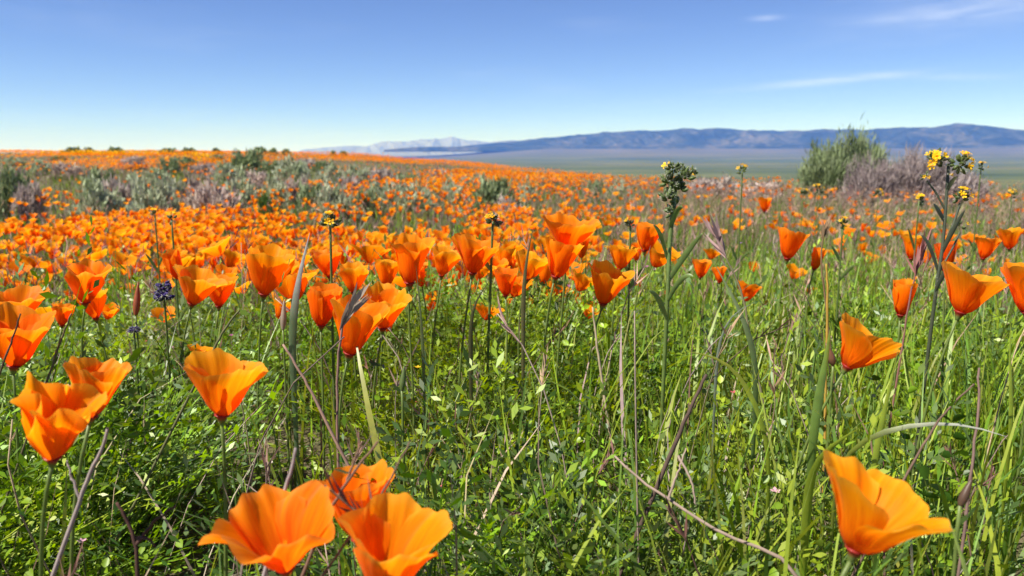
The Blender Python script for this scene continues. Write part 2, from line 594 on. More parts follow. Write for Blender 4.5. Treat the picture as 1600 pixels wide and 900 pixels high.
# ------------------------------------------------------------------ poppies
def petal(L, W, phi_a, phi_b, azim, roff, curl, ruffle, seed, nu, nv, fold=0.0, tipcurl=0.0, trim=0.27):
    """one fan-shaped petal of a cup, flower axis +z, base at the origin"""
    rg = np.random.default_rng(seed)
    f1, f2, f3 = rg.uniform(0, 6.28, 3)
    u = np.linspace(-1, 1, nu)
    v = np.linspace(0, 1, nv)
    uu, vv = np.meshgrid(u, v, indexing='ij')
    scal = 0.040 * np.sin(uu * 5.2 + f1) + 0.034 * np.sin(uu * 9.7 + f2) + 0.014 * np.sin(uu * 19 + f3)
    tt = vv * (1 - trim * np.abs(uu) ** 2.6 + scal * (0.4 + 9 * ruffle))
    # spine: angle from the axis grows along the petal
    ts = np.linspace(0, 1.25, 60)
    ph = phi_a + (phi_b - phi_a) * np.clip(ts, 0, 1.25) ** 1.15 + tipcurl * np.clip(ts - 0.75, 0, 1) * 4
    rs = 0.045 + np.concatenate([[0], np.cumsum(np.sin(ph[:-1]) * np.diff(ts))]) + 0.10 * np.sqrt(np.clip(ts, 0, 0.2) / 0.2)
    zs = np.concatenate([[0], np.cumsum(np.cos(ph[:-1]) * np.diff(ts))])
    r = np.interp(tt, ts, rs) * L + roff
    z = np.interp(tt, ts, zs) * L
    phi = np.interp(tt, ts, ph)
    hw = W * (0.15 + 0.85 * np.sin(np.pi / 2 * np.clip(tt / 0.86, 0, 1)))
    s = uu * hw
    rho = np.maximum(r * curl, 0.13 * L)
    ang = np.clip(s / rho, -2.4, 2.4)
    lat = rho * np.sin(ang)
    inn = rho * (1 - np.cos(ang))
    rip = ruffle * L * vv ** 1.8 * (np.sin(uu * 5.5 + f1) + 0.6 * np.sin(uu * 10.3 + f2 + vv * 2)) + fold * L * vv * np.exp(-(uu / 0.28) ** 2)
    # soft dents
    rip = rip + 0.03 * L * np.sin(vv * 4 + f3) * np.sin(uu * 2.5 + f2) + 0.006 * L * vv * np.sin(uu * 24 + f1 * 3)
    rad = r - inn + rip * np.cos(phi)
    zz = z - rip * np.sin(phi)
    ca, sa = math.cos(azim), math.sin(azim)
    X = rad * ca - lat * sa
    Y = rad * sa + lat * ca
    V = np.stack([X, Y, zz], -1).reshape(-1, 3)
    U = np.stack([uu * 0.5 + 0.5, vv], -1).reshape(-1, 2)
    T = []
    for i in range(nu - 1):
        for j in range(nv - 1):
            a = i * nv + j
            T += [(a, a + nv, a + nv + 1), (a, a + nv + 1, a + 1)]
    return V, np.array(T), U


def cup_petals(L, opening, seed, nu, nv, ruffle=0.03, roll=0.0, over=None, wide=0.575, curl=1.12):
    """four petals, two inside and two outside; over = {k: dict of changed values}"""
    rg = np.random.default_rng(seed)
    out = []
    for k in range(4):
        outer = k % 2
        pr = dict(L=L * rg.uniform(0.93, 1.06), W=L * wide * rg.uniform(0.93, 1.08), phi_a=R(max(5, opening * 0.58) + rg.uniform(-4, 4)),
                  phi_b=R(opening * 1.08 + rg.uniform(-9, 10)), azim=roll + k * math.pi / 2 + rg.uniform(-0.13, 0.13),
                  roff=(0.0012 if outer else 0.0) * L / 0.045, curl=curl * rg.uniform(0.9, 1.15), ruffle=ruffle * rg.uniform(0.7, 1.4),
                  seed=seed * 10 + k, fold=rg.uniform(-0.02, 0.05), tipcurl=R(rg.uniform(-6, 10)))
        if over and k in over:
            for key, val in over[k].items():
                if key == 'dphi':
                    pr['phi_a'] += R(val) * 0.5
                    pr['phi_b'] += R(val)
                elif key == 'daz':
                    pr['azim'] += R(val)
                elif key == 'kL':
                    pr['L'] *= val
                elif key == 'kW':
                    pr['W'] *= val
                else:
                    pr[key] = val
        V, T, U = petal(nu=nu, nv=nv, **pr)
        out.append((V, T, U))
    return out


def frame_to(axis, roll=0.0):
    a = unit(axis)
    x = unit(np.cross([0.0, 1.0, 0.0], a))
    y = np.cross(a, x)
    return np.stack([x, y, a], 1)


STEM_C = np.array([0.165, 0.225, 0.055])
RIM_C = np.array([0.36, 0.03, 0.02])


def receptacle(L):
    """the flared red collar under the petals"""
    prof = [(-0.16, 0.035), (-0.10, 0.06), (-0.03, 0.085), (0.0, 0.125), (0.012, 0.12), (0.02, 0.07)]
    n = 10
    V, T = [], []
    for z, r in prof:
        for j in range(n):
            V.append((r * L * math.cos(6.2832 * j / n), r * L * math.sin(6.2832 * j / n), z * L))
    for i in range(len(prof) - 1):
        for j in range(n):
            p, q = i * n + j, i * n + (j + 1) % n
            T += [(p, q, q + n), (p, q + n, p + n)]
    V = np.array(V)
    C = np.where((V[:, 2:3] > -0.06 * L), RIM_C, STEM_C)
    return V, np.array(T), C


def stamens(L, seed):
    rg = np.random.default_rng(seed)
    b = Bag()
    for k in range(16):
        a, sp = rg.uniform(0, 6.28), rg.uniform(0.05, 0.20)
        d = np.array([math.cos(a) * sp, math.sin(a) * sp, 1]) * L
        pts = np.array([d * 0.03, d * 0.2, d * rg.uniform(0.28, 0.42)])
        V, T = strip(pts, np.array([0.012, 0.02, 0.0]) * L, (math.sin(a), -math.cos(a), 0))
        b.add(V, T, (0.85, 0.42, 0.01))
    return b


def petal_tint(rg):
    return np.array([1.0, rg.uniform(0.82, 1.18), rg.uniform(0.8, 1.4)])


def hero_poppy(label, px, py, d, L, opening, lean_x=0.0, lean_y=0.0, seed=1, ruffle=0.03, roll=0.4, over=None, wide=0.575,
               nu=17, nv=13, curl=1.15, tint=None, bend=(0.0, 0.0), group='poppies standing out in the near field'):
    """a poppy whose cup base is at photo pixel (px, py), d metres away; stem runs down to the soil"""
    B = at(px, py, d)
    axis = unit(np.array([math.sin(R(lean_x)), -math.sin(R(lean_y)), 1.0]))
    M = frame_to(axis)
    gx, gy = B[0] - axis[0] * 0.09 + bend[0], B[1] - axis[1] * 0.09 + bend[1]
    G = np.array([gx, gy, float(ground_h(gx, gy)) - 0.004])
    root = empty('california_poppy', G)
    tag(root, label, 'poppy', group)
    rg = np.random.default_rng(seed + 500)
    tn = petal_tint(rg) if tint is None else np.asarray(tint)
    for V, T, U in cup_petals(L, opening, seed, nu, nv, ruffle, roll, over, wide, curl):
        W = V @ M.T + B - G
        link('petal', mesh_np('petal', W, T, np.broadcast_to(tn, W.shape), U, True), M_PETAL, root)
    V, T, C = receptacle(L)
    link('receptacle', mesh_np('receptacle', V @ M.T + B - G, T, C, None, True), M_LEAF, root)
    if opening > 22:
        V, T, C, U = stamens(L, seed).arrays()
        link('stamens', mesh_np('stamens', V @ M.T + B - G, T, C), M_BLOOM, root)
    p3 = B - axis * L * 0.14 - G
    pts = bez(np.zeros(3), np.array([rg.uniform(-.02, .02), rg.uniform(-.02, .02), p3[2] * 0.45]), p3 - axis * 0.07 + rg.normal(0, .006, 3), p3, 12)
    V, T = tube(pts, np.linspace(0.0017, 0.0012, 12), 6)
    link('stem', mesh_np('stem', V, T, np.broadcast_to(STEM_C, V.shape), None, True), M_LEAF, root)
    return root


HEROES = [
    # label, px, py of the cup's base, distance, petal length, opening, lean x, lean to camera, seed, extras
    ('large glowing orange poppy at lower right, its cup leaning right', 1336, 858, 0.385, 0.0405, 38, 15, 2, 11,
     dict(roll=0.87, ruffle=0.03, over={0: dict(dphi=12, kL=1.06), 1: dict(daz=-15, dphi=-6, kL=1.05), 2: dict(daz=-32, dphi=-4, kL=1.0), 3: dict(daz=-20, dphi=18, kL=1.02, kW=1.1)})),
    ('wide open orange poppy with white lit rim, lowest in the frame', 446, 888, 0.400, 0.040, 45, -2, 4, 23,
     dict(roll=0.75, ruffle=0.06, over={2: dict(dphi=10, kL=1.05), 3: dict(tipcurl=R(-18))})),
    ('orange poppy cut by the bottom frame edge, right of the lowest poppy', 600, 925, 0.395, 0.045, 28, 12, 4, 31, dict(roll=0.2, ruffle=0.055)),
    ('orange poppy half hidden behind the two lowest poppies', 562, 842, 0.460, 0.042, 24, -2, -4, 37, dict(roll=0.6, ruffle=0.03)),
    ('crumpled orange poppy with pale folded rims at far left', 82, 714, 0.440, 0.040, 20, 14, 10, 41,
     dict(roll=0.95, ruffle=0.10, over={0: dict(kL=0.95, dphi=10), 1: dict(kL=1.0), 2: dict(dphi=-4), 3: dict(tipcurl=R(-35), dphi=6)})),
    ('single orange bloom peering out behind the crumpled left poppy', 142, 650, 0.500, 0.036, 24, 12, -6, 43, dict(roll=1.2, ruffle=0.03)),
    ('smooth orange poppy cup standing alone above dark clover at left', 347, 648, 0.520, 0.0415, 37, 6, 2, 53, dict(roll=0.78, ruffle=0.018)),
    ('orange poppy opening sideways in the lime grass at right', 1324, 573, 0.680, 0.043, 32, 32, 4, 61, dict(roll=0.3, ruffle=0.02, over={0: dict(dphi=12)})),
    ('broad orange poppy cup near the right frame edge below the tall fiddleneck', 1500, 488, 0.760, 0.048, 37, 18, 2, 67, dict(roll=0.4, ruffle=0.02)),
    ('orange poppy cut off by the right frame edge', 1606, 488, 0.740, 0.050, 26, -4, 2, 71, dict(roll=0.4)),
    ('lone orange poppy against dry grass in the right middle distance', 1230, 404, 1.28, 0.050, 27, 10, 0, 73, dict(roll=0.5)),
    ('small upright orange poppy just left of the tall green fiddleneck', 1007, 391, 1.30, 0.046, 22, 10, 0, 79, dict(roll=0.2)),
    ('big open poppy raised highest in the centre cluster', 885, 392, 0.98, 0.050, 44, 6, 6, 83, dict(roll=0.3, ruffle=0.05)),
    ('red-based poppy cup directly under the highest centre poppy', 868, 432, 0.96, 0.048, 22, 18, 4, 89, dict(roll=0.9)),
    ('low orange poppy right of the centre cluster with pale rims', 942, 474, 0.98, 0.050, 30, 10, 4, 97, dict(roll=0.2, ruffle=0.05)),
    ('small poppy between the low and the highest centre poppies', 968, 420, 1.15, 0.036, 28, 10, 0, 101, dict()),
    ('ruffled orange poppy under the dark fiddleneck head in the centre', 738, 426, 1.02, 0.051, 36, 10, 4, 103, dict(roll=0.7, ruffle=0.05)),
    ('tall orange poppy cup left of centre with a grass stem in front', 640, 442, 0.98, 0.057, 19, 4, 0, 107, dict(roll=0.5)),
    ('large deep orange poppy beside the pale upright grass leaf', 412, 459, 0.95, 0.056, 26, 14, 2, 109, dict(roll=0.2)),
    ('small round poppy behind the row of centre-left poppies', 552, 456, 1.10, 0.041, 25, 2, 0, 113, dict()),
    ('yellowish orange poppy wedged between two centre-left cups', 603, 446, 1.12, 0.040, 22, 6, 0, 127, dict(tint=(1, 1.25, 1))),
    ('dark orange bowl-shaped poppy at the left of the low centre-left group', 502, 508, 0.88, 0.044, 17, 8, 4, 131, dict(roll=0.1, tint=(.95, .75, 1))),
    ('long orange poppy cup hanging lowest in the centre-left group', 546, 552, 0.84, 0.058, 24, 18, 0, 137, dict(roll=0.6, ruffle=0.04)),
    ('crinkled orange poppy at the right of the low centre-left group', 598, 512, 0.92, 0.049, 32, 10, 6, 139, dict(ruffle=0.06)),
    ('wide orange poppy right of the dark purple lupine', 300, 474, 1.02, 0.050, 38, 22, 2, 149, dict(roll=0.3)),
    ('upright orange poppy at left with a second bloom at its foot', 133, 472, 0.98, 0.052, 24, 10, 4, 151, dict(ruffle=0.045)),
    ('bloom crouched at the foot of the upright left poppy', 150, 497, 1.05, 0.040, 26, -6, 0, 157, dict()),
    ('orange poppy on the left frame edge with a dark stem across it', 22, 571, 0.70, 0.050, 27, 12, 2, 163, dict(roll=0.9)),
    ('flat orange poppy above the left frame edge bloom', 34, 500, 0.92, 0.044, 48, 4, 4, 167, dict(ruffle=0.04)),
    ('pale orange poppy left of the highest centre bloom', 824, 436, 1.14, 0.042, 34, 14, 0, 173, dict(tint=(1, 1.2, 1))),
    ('small red-orange poppy low between the centre blooms', 790, 461, 1.10, 0.036, 20, 0, 0, 179, dict(tint=(.95, .7, 1))),
    ('narrow half closed poppy among stalks left of the right fiddleneck', 1407, 492, 0.92, 0.040, 9, 4, 0, 181, dict()),
    ('dark red poppy bud tucked behind the broad right poppy', 1478, 425, 0.95, 0.034, 10, -4, 0, 191, dict(tint=(.85, .5, 1))),
    ('orange poppy left of the tall fiddleneck stem in the right distance', 1424, 404, 1.55, 0.046, 20, 2, 0, 193, dict()),
    ('small orange poppy right of the tall fiddleneck stem', 1536, 404, 1.50, 0.042, 24, 10, 0, 197, dict()),
    ('little orange poppy high at the right frame edge', 1577, 388, 1.60, 0.042, 30, -4, 0, 199, dict()),
    ('tiny orange poppy below the right-hand grey bush', 1194, 330, 2.60, 0.046, 24, 0, 0, 211, dict()),
    ('tiny round poppy in the grass beside the bent dry stalk', 1124, 441, 1.55, 0.030, 20, 0, 0, 223, dict()),
    ('small poppy right of the green fiddleneck stem, low in grass', 1094, 433, 1.50, 0.036, 28, 6, 0, 227, dict()),
    ('narrow poppy bud under the lone right middle poppy', 1272, 420, 1.30, 0.034, 8, 14, 0, 229, dict()),
    ('small poppy just behind the large deep orange one', 515, 432, 1.15, 0.042, 24, -6, 0, 233, dict()),
    ('poppy pressed against the right side of the tall centre-left cup', 690, 430, 1.15, 0.042, 32, 12, 0, 239, dict()),
    ('low orange poppy left of the upright left bloom', 97, 508, 1.05, 0.030, 22, 10, 0, 241, dict()),
    ('second orange bloom overlapping the wide poppy by the lupine', 342, 478, 1.10, 0.044, 30, 6, 0, 251, dict()),
    ('small closed poppy leaning beside the pale grass leaf', 462, 470, 1.02, 0.036, 12, 6, 0, 257, dict()),
]
for h in HEROES:
    label, px, py, d, L, op, lx, ly, sd, ex = h
    hero_poppy(label, px, py, d, L, op, lx, ly, sd, **{**dict(nu=33 if d < 0.75 else 17, nv=15 if d < 0.75 else 11), **ex})
N_HERO = len(HEROES)


# ---- poppies of the field: variants, then copies
def poppy_variant(seed, nu, nv, opening, L, lean, stem_h=0.255, sides=4):
    rg = np.random.default_rng(seed)
    la = rg.uniform(0, 6.28)
    axis = unit([math.sin(lean) * math.cos(la) + 0.12, math.sin(lean) * math.sin(la), 1])
    M = frame_to(axis)
    bp = np.array([axis[0] * 0.08, axis[1] * 0.08, stem_h])
    pet = [(V @ M.T + bp, T, U) for V, T, U in cup_petals(L, opening, seed, nu, nv, rg.choice([0.02, 0.04, 0.075]), rg.uniform(0, 1.5), None, rg.uniform(.50, .62))]
    pts = bez(np.zeros(3), np.array([rg.uniform(-.03, .03), rg.uniform(-.03, .03), 0.12]), bp - axis * 0.07, bp, 6)
    Vs, Ts = tube(pts, 0.0012, sides)
    return pet, (Vs, Ts), bp


def band(px):
    return np.interp(px, [-900, 0, 560, 640, 760, 860, 960, 1060, 1700, 2500], [1, 1, 1, 1, .9, .62, .26, .16, .17, .17])


def poppy_density(x, y):
    """blooms per square metre"""
    r = np.hypot(x, y)
    px = 800 + FPX * x / np.maximum(y, 0.05)
    b = band(px)
    base = np.interp(r, [0, 1.0, 1.15, 1.5, 2.2, 3.5, 6, 7.6, 8.2, 12, 20, 60], [0, 0, 40, 85, 120, 150, 145, 125, 20, 30, 40, 34])
    n = fbm(x * 0.9 + 11, y * 0.55 + 3, 21, 3)
    n2 = fbm(x * 0.16 + 4, y * 0.10 + 9, 33, 3)
    patch = np.where(r < 9, np.clip((n - 0.29) * 5.2, 0.05, 1.1), np.clip((n2 - 0.42) * 10, 0.05, 1.6))
    rc = np.interp(np.arctan2(x, y), AZK, RCK)
    d = base * b * patch
    d = np.where((px > 1000) & (r < 2.0), d * 0.12, d)
    d = np.where((px > 950) & (r >= 2.0), d * np.interp(r, [2, 5, 8], [.55, .9, .8]), d)
    return np.where(r > rc + 6, 0, d)


def sample(density, y0, y1, dmax, rg, xk=0.70, xm=0.6):
    A = xk * (y1 * y1 - y0 * y0) + 2 * xm * (y1 - y0)
    n = rg.poisson(A * dmax)
    # sample y with pdf proportional to the width of the strip
    yy = np.linspace(y0, y1, 400)
    cdf = np.cumsum(xk * yy + xm)
    cdf /= cdf[-1]
    y = np.interp(rg.random(n), cdf, yy) + rg.uniform(-1, 1, n) * (y1 - y0) / 800
    x = rg.uniform(-1, 1, n) * (xk * y + xm)
    keep = rg.random(n) < density(x, y) / dmax
    return x[keep], y[keep]


VAR = []
for k in range(12):
    op = [34, 10, 46, 20, 56, 30, 42, 15, 7, 50, 26, 62][k]
    VAR.append((op, 0.041 + 0.006 * math.sin(k * 2.1), R(6 + 2.6 * k)))

xs, ys = sample(poppy_density, 1.0, 8.6, 165, rng)
rr_ = np.hypot(xs, ys)
pxp, pyp, dpp = to_px(np.stack([xs, ys, ground_h(xs, ys) + 0.28], -1))
inview = (pxp > -10) & (pxp < 1610)
# the ones that show largest: nearest within the frame
order = np.argsort(np.where(inview, rr_, 99))
n_ind = 300 - N_HERO
ind = order[:n_ind]
rest_i = order[n_ind:]

protos = {}
for k, (op, L, lean) in enumerate(VAR):
    pet, (Vs, Ts), bp = poppy_variant(900 + k, 7, 6, op, L, lean)
    V, T, C = receptacle(L)
    ptm = []
    for V_, T_, U_ in pet:
        me = mesh_np('petal', V_, T_, np.broadcast_to([1.0, 0.92 + 0.3 * (k % 4) / 3, 1.0], V_.shape), U_, True)
        me.materials.append(M_PETAL)
        ptm.append(me)
    sm = mesh_np('stem', Vs, Ts, np.broadcast_to(STEM_C, Vs.shape), None, True)
    sm.materials.append(M_LEAF)
    protos[k] = (ptm, sm)


LAND = [(30, 470, 'the left edge blooms'), (138, 425, 'the upright left poppy'), (257, 450, 'the dark lupine'), (310, 425, 'the wide left poppy'),
        (428, 400, 'the large deep orange poppy'), (516, 348, 'the left dark fiddleneck head'), (555, 415, 'the round centre-left poppy'), (645, 390, 'the tall centre-left cup'),
        (745, 380, 'the ruffled centre poppy'), (890, 360, 'the highest centre poppy'), (950, 430, 'the low centre poppy'), (1010, 365, 'the small upright poppy'),
        (268, 342, 'the pale yellow fiddleneck stalk'), (770, 346, 'the round fiddleneck head'), (1052, 300, 'the green fiddleneck'), (1240, 375, 'the lone right poppy'),
        (1480, 300, 'the dark-stemmed fiddleneck'), (242, 310, 'the left shrub group'), (415, 310, 'the small bright green shrub'), (522, 310, 'the broad centre-left shrub'),
        (655, 305, 'the centre shrub row'), (772, 310, 'the upright green shrub'), (80, 330, 'the carpet at far left'), (60, 400, 'the left carpet edge'), (190, 380, 'the middle of the left carpet')]
OPEN_WORD = ['half open', 'narrow', 'wide open', 'slim', 'flat open', 'cupped', 'broad', 'slender', 'closed', 'splayed', 'goblet-shaped', 'fully spread']
taken = set()


def zone_label(px, py, d, k, s):
    near_l = sorted(LAND, key=lambda l: (l[0] - px) ** 2 + (1.6 * (l[1] - py)) ** 2)
    size = 'small' if s < 0.94 else ('large' if s > 1.06 else 'middling')
    for lx, ly, nm in near_l[:4]:
        dx, dy = px - lx, py - ly
        far_ = 'well ' if math.hypot(dx, dy) > 60 else 'just '
        rel = ('right of' if dx > 0 else 'left of') if abs(dx) > 1.3 * abs(dy) else ('above' if dy < 0 else 'below')
        for lab in ('%s orange poppy %s%s %s' % (OPEN_WORD[k], far_, rel, nm), '%s %s orange poppy %s%s %s' % (size, OPEN_WORD[k], far_, rel, nm)):
            if lab not in taken:
                taken.add(lab)
                return lab, 'poppies of the near carpet'
    return lab, 'poppies of the near carpet'


for i in ind:
    k = int(rng.integers(0, 12))
    ptm, sm = protos[k]
    s = float(rng.uniform(0.68, 1.12))
    lab, grp = zone_label(pxp[i], pyp[i], dpp[i], k, s)
    root = empty('california_poppy', (xs[i], ys[i], float(ground_h(xs[i], ys[i])) - 0.004), float(rng.uniform(-0.9, 0.9)))
    root.scale = (s, s, s * float(rng.uniform(0.9, 1.08)))
    tag(root, lab, 'poppy', grp)
    for me in ptm:
        link('petal', me, None, root)
    link('stem', sm, None, root)

# the rest of the carpet and the slopes behind it: uncountable, one object
field = Bag()
stems = Bag()


def poppy_tpls(nu, nv, kk, sides=3):
    out = []
    for k in range(kk):
        op, L, lean = VAR[k % 12]
        op, lean = op * 1.18, lean * 1.3
        pet, (Vs, Ts), bp = poppy_variant(1300 + k, nu, nv, op, L, lean, sides=sides)
        b = Bag()
        for V_, T_, U_ in pet:
            b.add(V_, T_, (1, 1, 1), U_)
        out.append(b.tpl())
    return out


def scatter(bag, tpls, x, y, rg, smin, smax, tint_f, lean=0.12, zoff=0.0, zs=None):
    k = rg.integers(0, len(tpls), len(x))
    z = ground_h(x, y) + zoff
    for q in range(len(tpls)):
        m = k == q
        n = int(m.sum())
        s = rg.uniform(smin, smax, n)
        if zs is not None:
            s = np.stack([s, s, s * rg.uniform(zs[0], zs[1], n)], -1)
        bag.place(tpls[q], np.stack([x[m], y[m], z[m]], -1), rg.uniform(-3.14, 3.14, n), np.abs(rg.normal(0, lean, n)), rg.uniform(-3.14, 3.14, n), s, tint_f(n, x[m], y[m]))


def tint_poppy(n, x, y):
    return np.stack([rng.uniform(0.96, 1.03, n), rng.uniform(0.9, 1.45, n), rng.uniform(0.8, 1.5, n)], -1)


lod1 = poppy_tpls(4, 4, 12)
lod2 = poppy_tpls(3, 3, 8)
near_m = rr_[rest_i] < 4.5
scatter(field, lod1, xs[rest_i][near_m], ys[rest_i][near_m], rng, 0.82, 1.16, tint_poppy, 0.1)
scatter(field, lod2, xs[rest_i][~near_m], ys[rest_i][~near_m], rng, 0.85, 1.2, tint_poppy, 0.1)
x2, y2 = sample(poppy_density, 8.6, 24, 70, rng)
scatter(field, lod2, x2, y2, rng, 0.9, 1.3, tint_poppy, 0.1)
x3, y3 = sample(poppy_density, 24, 64, 62, rng)
lod3 = poppy_tpls(2, 3, 5)
scatter(field, lod3, x3, y3, rng, 1.0, 1.35, tint_poppy, 0.1, zs=(.4, .75))
o = link('poppy_carpet', field.mesh('poppy_carpet', True), M_PETAL)
tag(o, 'carpet of countless orange poppies spreading to the ridge', 'poppies', kind='stuff')

# yellow goldfields in patches on the far slope
gold = Bag()


def gold_density(x, y):
    px = 800 + FPX * x / np.maximum(y, .05)
    r = np.hypot(x, y)
    f = fbm(x * 0.10 + 31, y * 0.05 + 2, 55, 3)
    rc = np.interp(np.arctan2(x, y), AZK, RCK)
    spot = np.exp(-((px - 180) / 70) ** 2 - ((r - 50) / 7) ** 2) + np.exp(-((px - 320) / 30) ** 2 - ((r - 38) / 5) ** 2)
    return np.where(r < rc + 4, 4 * np.clip((f - 0.60) * 6, 0, 1) + 12 * spot, 0)


xg, yg = sample(gold_density, 14, 64, 40, rng)
disc = [(np.array([[0, 0, 0.16], [.03, 0, .175], [0, .03, .17], [-.03, 0, .175], [0, -.03, .18], [0, 0, .13], [.02, .02, .17]]) * 1.3,
         np.array([[0, 1, 2], [0, 2, 3], [0, 3, 4], [0, 4, 1], [5, 1, 2], [5, 3, 4]]), np.tile([0.85, 0.52, 0.012], (7, 1)), np.zeros((7, 2)))]
scatter(gold, disc, xg, yg, rng, 0.8, 1.5, lambda n, x, y: np.ones((n, 3)) * rng.uniform(0.8, 1.1, (n, 1)), 0.35)
if gold.n:
    tag(link('yellow_goldfields', gold.mesh('yellow_goldfields'), M_BLOOM), 'patches of tiny yellow flowers on the far slope', 'flowers', kind='stuff')


# ------------------------------------------------------------------ leafy ground cover and grass
def fern_leaf(rg, length, pairs, lob, lsize, up0, curve):
    """finely cut poppy leaf: a stalk with forked lobes; grows along +x rising, returns V,T"""
    V, T, n = [], [], 0
    N = pairs + 2
    t = np.linspace(0, 1, N + 4)
    ang = up0 - curve * t
    x = np.concatenate([[0], np.cumsum(np.cos(ang[:-1]) * np.diff(t))]) * length
    z = np.concatenate([[0], np.cumsum(np.sin(ang[:-1]) * np.diff(t))]) * length
    sp = np.stack([x, np.zeros_like(x), z], -1)
    sv, stt = strip(sp[::2] if len(sp) > 7 else sp, np.linspace(0.0011, 0.0006, len(sp[::2] if len(sp) > 7 else sp)), (0, 1, 0))
    V.append(sv)
    T.append(stt)
    n += len(sv)
    for i in range(pairs):
        f = 0.42 + 0.56 * i / max(1, pairs - 1)
        c = np.array([np.interp(f, t, x), 0, np.interp(f, t, z)])
        a = np.interp(f, t, ang)
        tang = np.array([math.cos(a), 0, math.sin(a)])
        nor = np.array([-math.sin(a), 0, math.cos(a)])
        for sd in ((-1, 1) if i < pairs - 1 else (0,)):
            plen = length * 0.30 * (1 - 0.55 * (i / pairs)) * rg.uniform(0.8, 1.2)
            pd = unit(tang * (0.75 if sd else 1) + np.array([0, sd, 0]) + nor * rg.uniform(-0.1, 0.45))
            for q in range(lob):
                fr = (q + 1) / lob
                o_ = c + pd * plen * fr * 0.62
                spread_ = (q % 2 * 2 - 1) * rg.uniform(0.4, 0.9) if q < lob - 1 else 0
                ld = unit(pd + spread_ * np.cross(pd, nor) + nor * rg.uniform(-0.2, 0.35))
                sw = unit(np.cross(ld, nor + rg.normal(0, 0.35, 3)))
                ls = lsize * rg.uniform(0.7, 1.3)
                lw = ls * rg.uniform(0.16, 0.26)
                vv = np.array([o_ - ld * ls * 0.25, o_ + ld * ls * 0.45 - sw * lw, o_ + ld * ls, o_ + ld * ls * 0.45 + sw * lw])
                V.append(vv)
                T.append(np.array([[0, 1, 2], [0, 2, 3]]) + n)
                n += 4
    return np.concatenate(V), np.concatenate(T)


def broad_leaf(rg, length, pairs, lsize, up0, curve):
    """filaree or clover like leaf with small toothed oval leaflets"""
    V, T, n = [], [], 0
    t = np.linspace(0, 1, 6)
    ang = up0 - curve * t
    x = np.concatenate([[0], np.cumsum(np.cos(ang[:-1]) * np.diff(t))]) * length
    z = np.concatenate([[0], np.cumsum(np.sin(ang[:-1]) * np.diff(t))]) * length
    sp = np.stack([x, np.zeros_like(x), z], -1)
    sv, stt = strip(sp[::2], np.array([0.0011, 0.0009, 0.0]), (0, 1, 0))
    V.append(sv)
    T.append(stt)
    n += len(sv)
    for i in range(pairs):
        f = 0.45 + 0.55 * i / max(1, pairs - 1)
        c = np.array([np.interp(f, t, x), 0, np.interp(f, t, z)])
        a = np.interp(f, t, ang)
        tang = np.array([math.cos(a), 0, math.sin(a)])
        nor = np.array([-math.sin(a), 0, math.cos(a)])
        for sd in ((-1, 1) if i < pairs - 1 else (0,)):
            ld = unit(tang * (0.35 if sd else 1) + np.array([0, sd, 0]) + nor * rg.uniform(-0.2, 0.6))
            sw = unit(np.cross(ld, nor + rg.normal(0, 0.4, 3)))
            ls = lsize * rg.uniform(0.75, 1.3)
            cup_ = nor * ls * 0.12
            w_ = ls * 0.31
            o_ = c
            vv = np.array([o_, o_ + ld * ls * .3 - sw * w_ + cup_, o_ + ld * ls * .62 - sw * w_ * .9 + cup_, o_ + ld * ls, o_ + ld * ls * .62 + sw * w_ * .9 + cup_, o_ + ld * ls * .3 + sw * w_ + cup_, o_ + ld * ls * .5])
            V.append(vv)
            T.append(np.array([[0, 1, 6], [1, 2, 6], [2, 3, 6], [3, 4, 6], [4, 5, 6], [5, 0, 6]]) + n)
            n += 7
    return np.concatenate(V), np.concatenate(T)


def clump(kind, seed, nleaf, tall, fine):
    rg = np.random.default_rng(seed)
    b = Bag()
    for q in range(nleaf):
        az_ = rg.uniform(0, 6.283)
        up0 = R(rg.uniform(45, 86))
        L = tall * rg.uniform(0.55, 1.1)
        if kind == 'fern':
            V, T = fern_leaf(rg, L, 5 if fine else 3, 4 if fine else 2, 0.0105 if fine else 0.018, up0, R(rg.uniform(15, 70)))
        else:
            V, T = broad_leaf(rg, L, 7 if fine else 3, 0.0085 if fine else 0.017, up0, R(rg.uniform(15, 75)))
        c, s = math.cos(az_), math.sin(az_)
        Rm = np.array([[c, -s, 0], [s, c, 0], [0, 0, 1]])
        off = np.array([rg.normal(0, 0.012), rg.normal(0, 0.012), 0])
        sh = rg.uniform(0.75, 1.3)
        b.add(V @ Rm.T + off, T, np.array([sh, sh * rg.uniform(0.95, 1.05), sh * rg.uniform(0.8, 1.2)]))
    return b.tpl()


def grass_blade(rg, h, wd, bend, segs):
    t = np.linspace(0, 1, segs)
    a = R(rg.uniform(78, 90)) - bend * t ** 1.5
    x = np.concatenate([[0], np.cumsum(np.cos(a[:-1]) * np.diff(t))]) * h
    z = np.concatenate([[0], np.cumsum(np.sin(a[:-1]) * np.diff(t))]) * h
    tw = rg.uniform(-0.8, 0.8)
    side = np.stack([np.sin(tw * t) * 0.6, np.ones_like(t), 0 * t], -1)
    wid = wd * np.interp(t, [0, 0.3, 0.75, 1], [0.7, 1, 0.65, 0.0])
    V, T = strip(np.stack([x, 0 * x, z], -1), wid, side)
    return V, T, np.ones_like(V), np.zeros((len(V), 2))


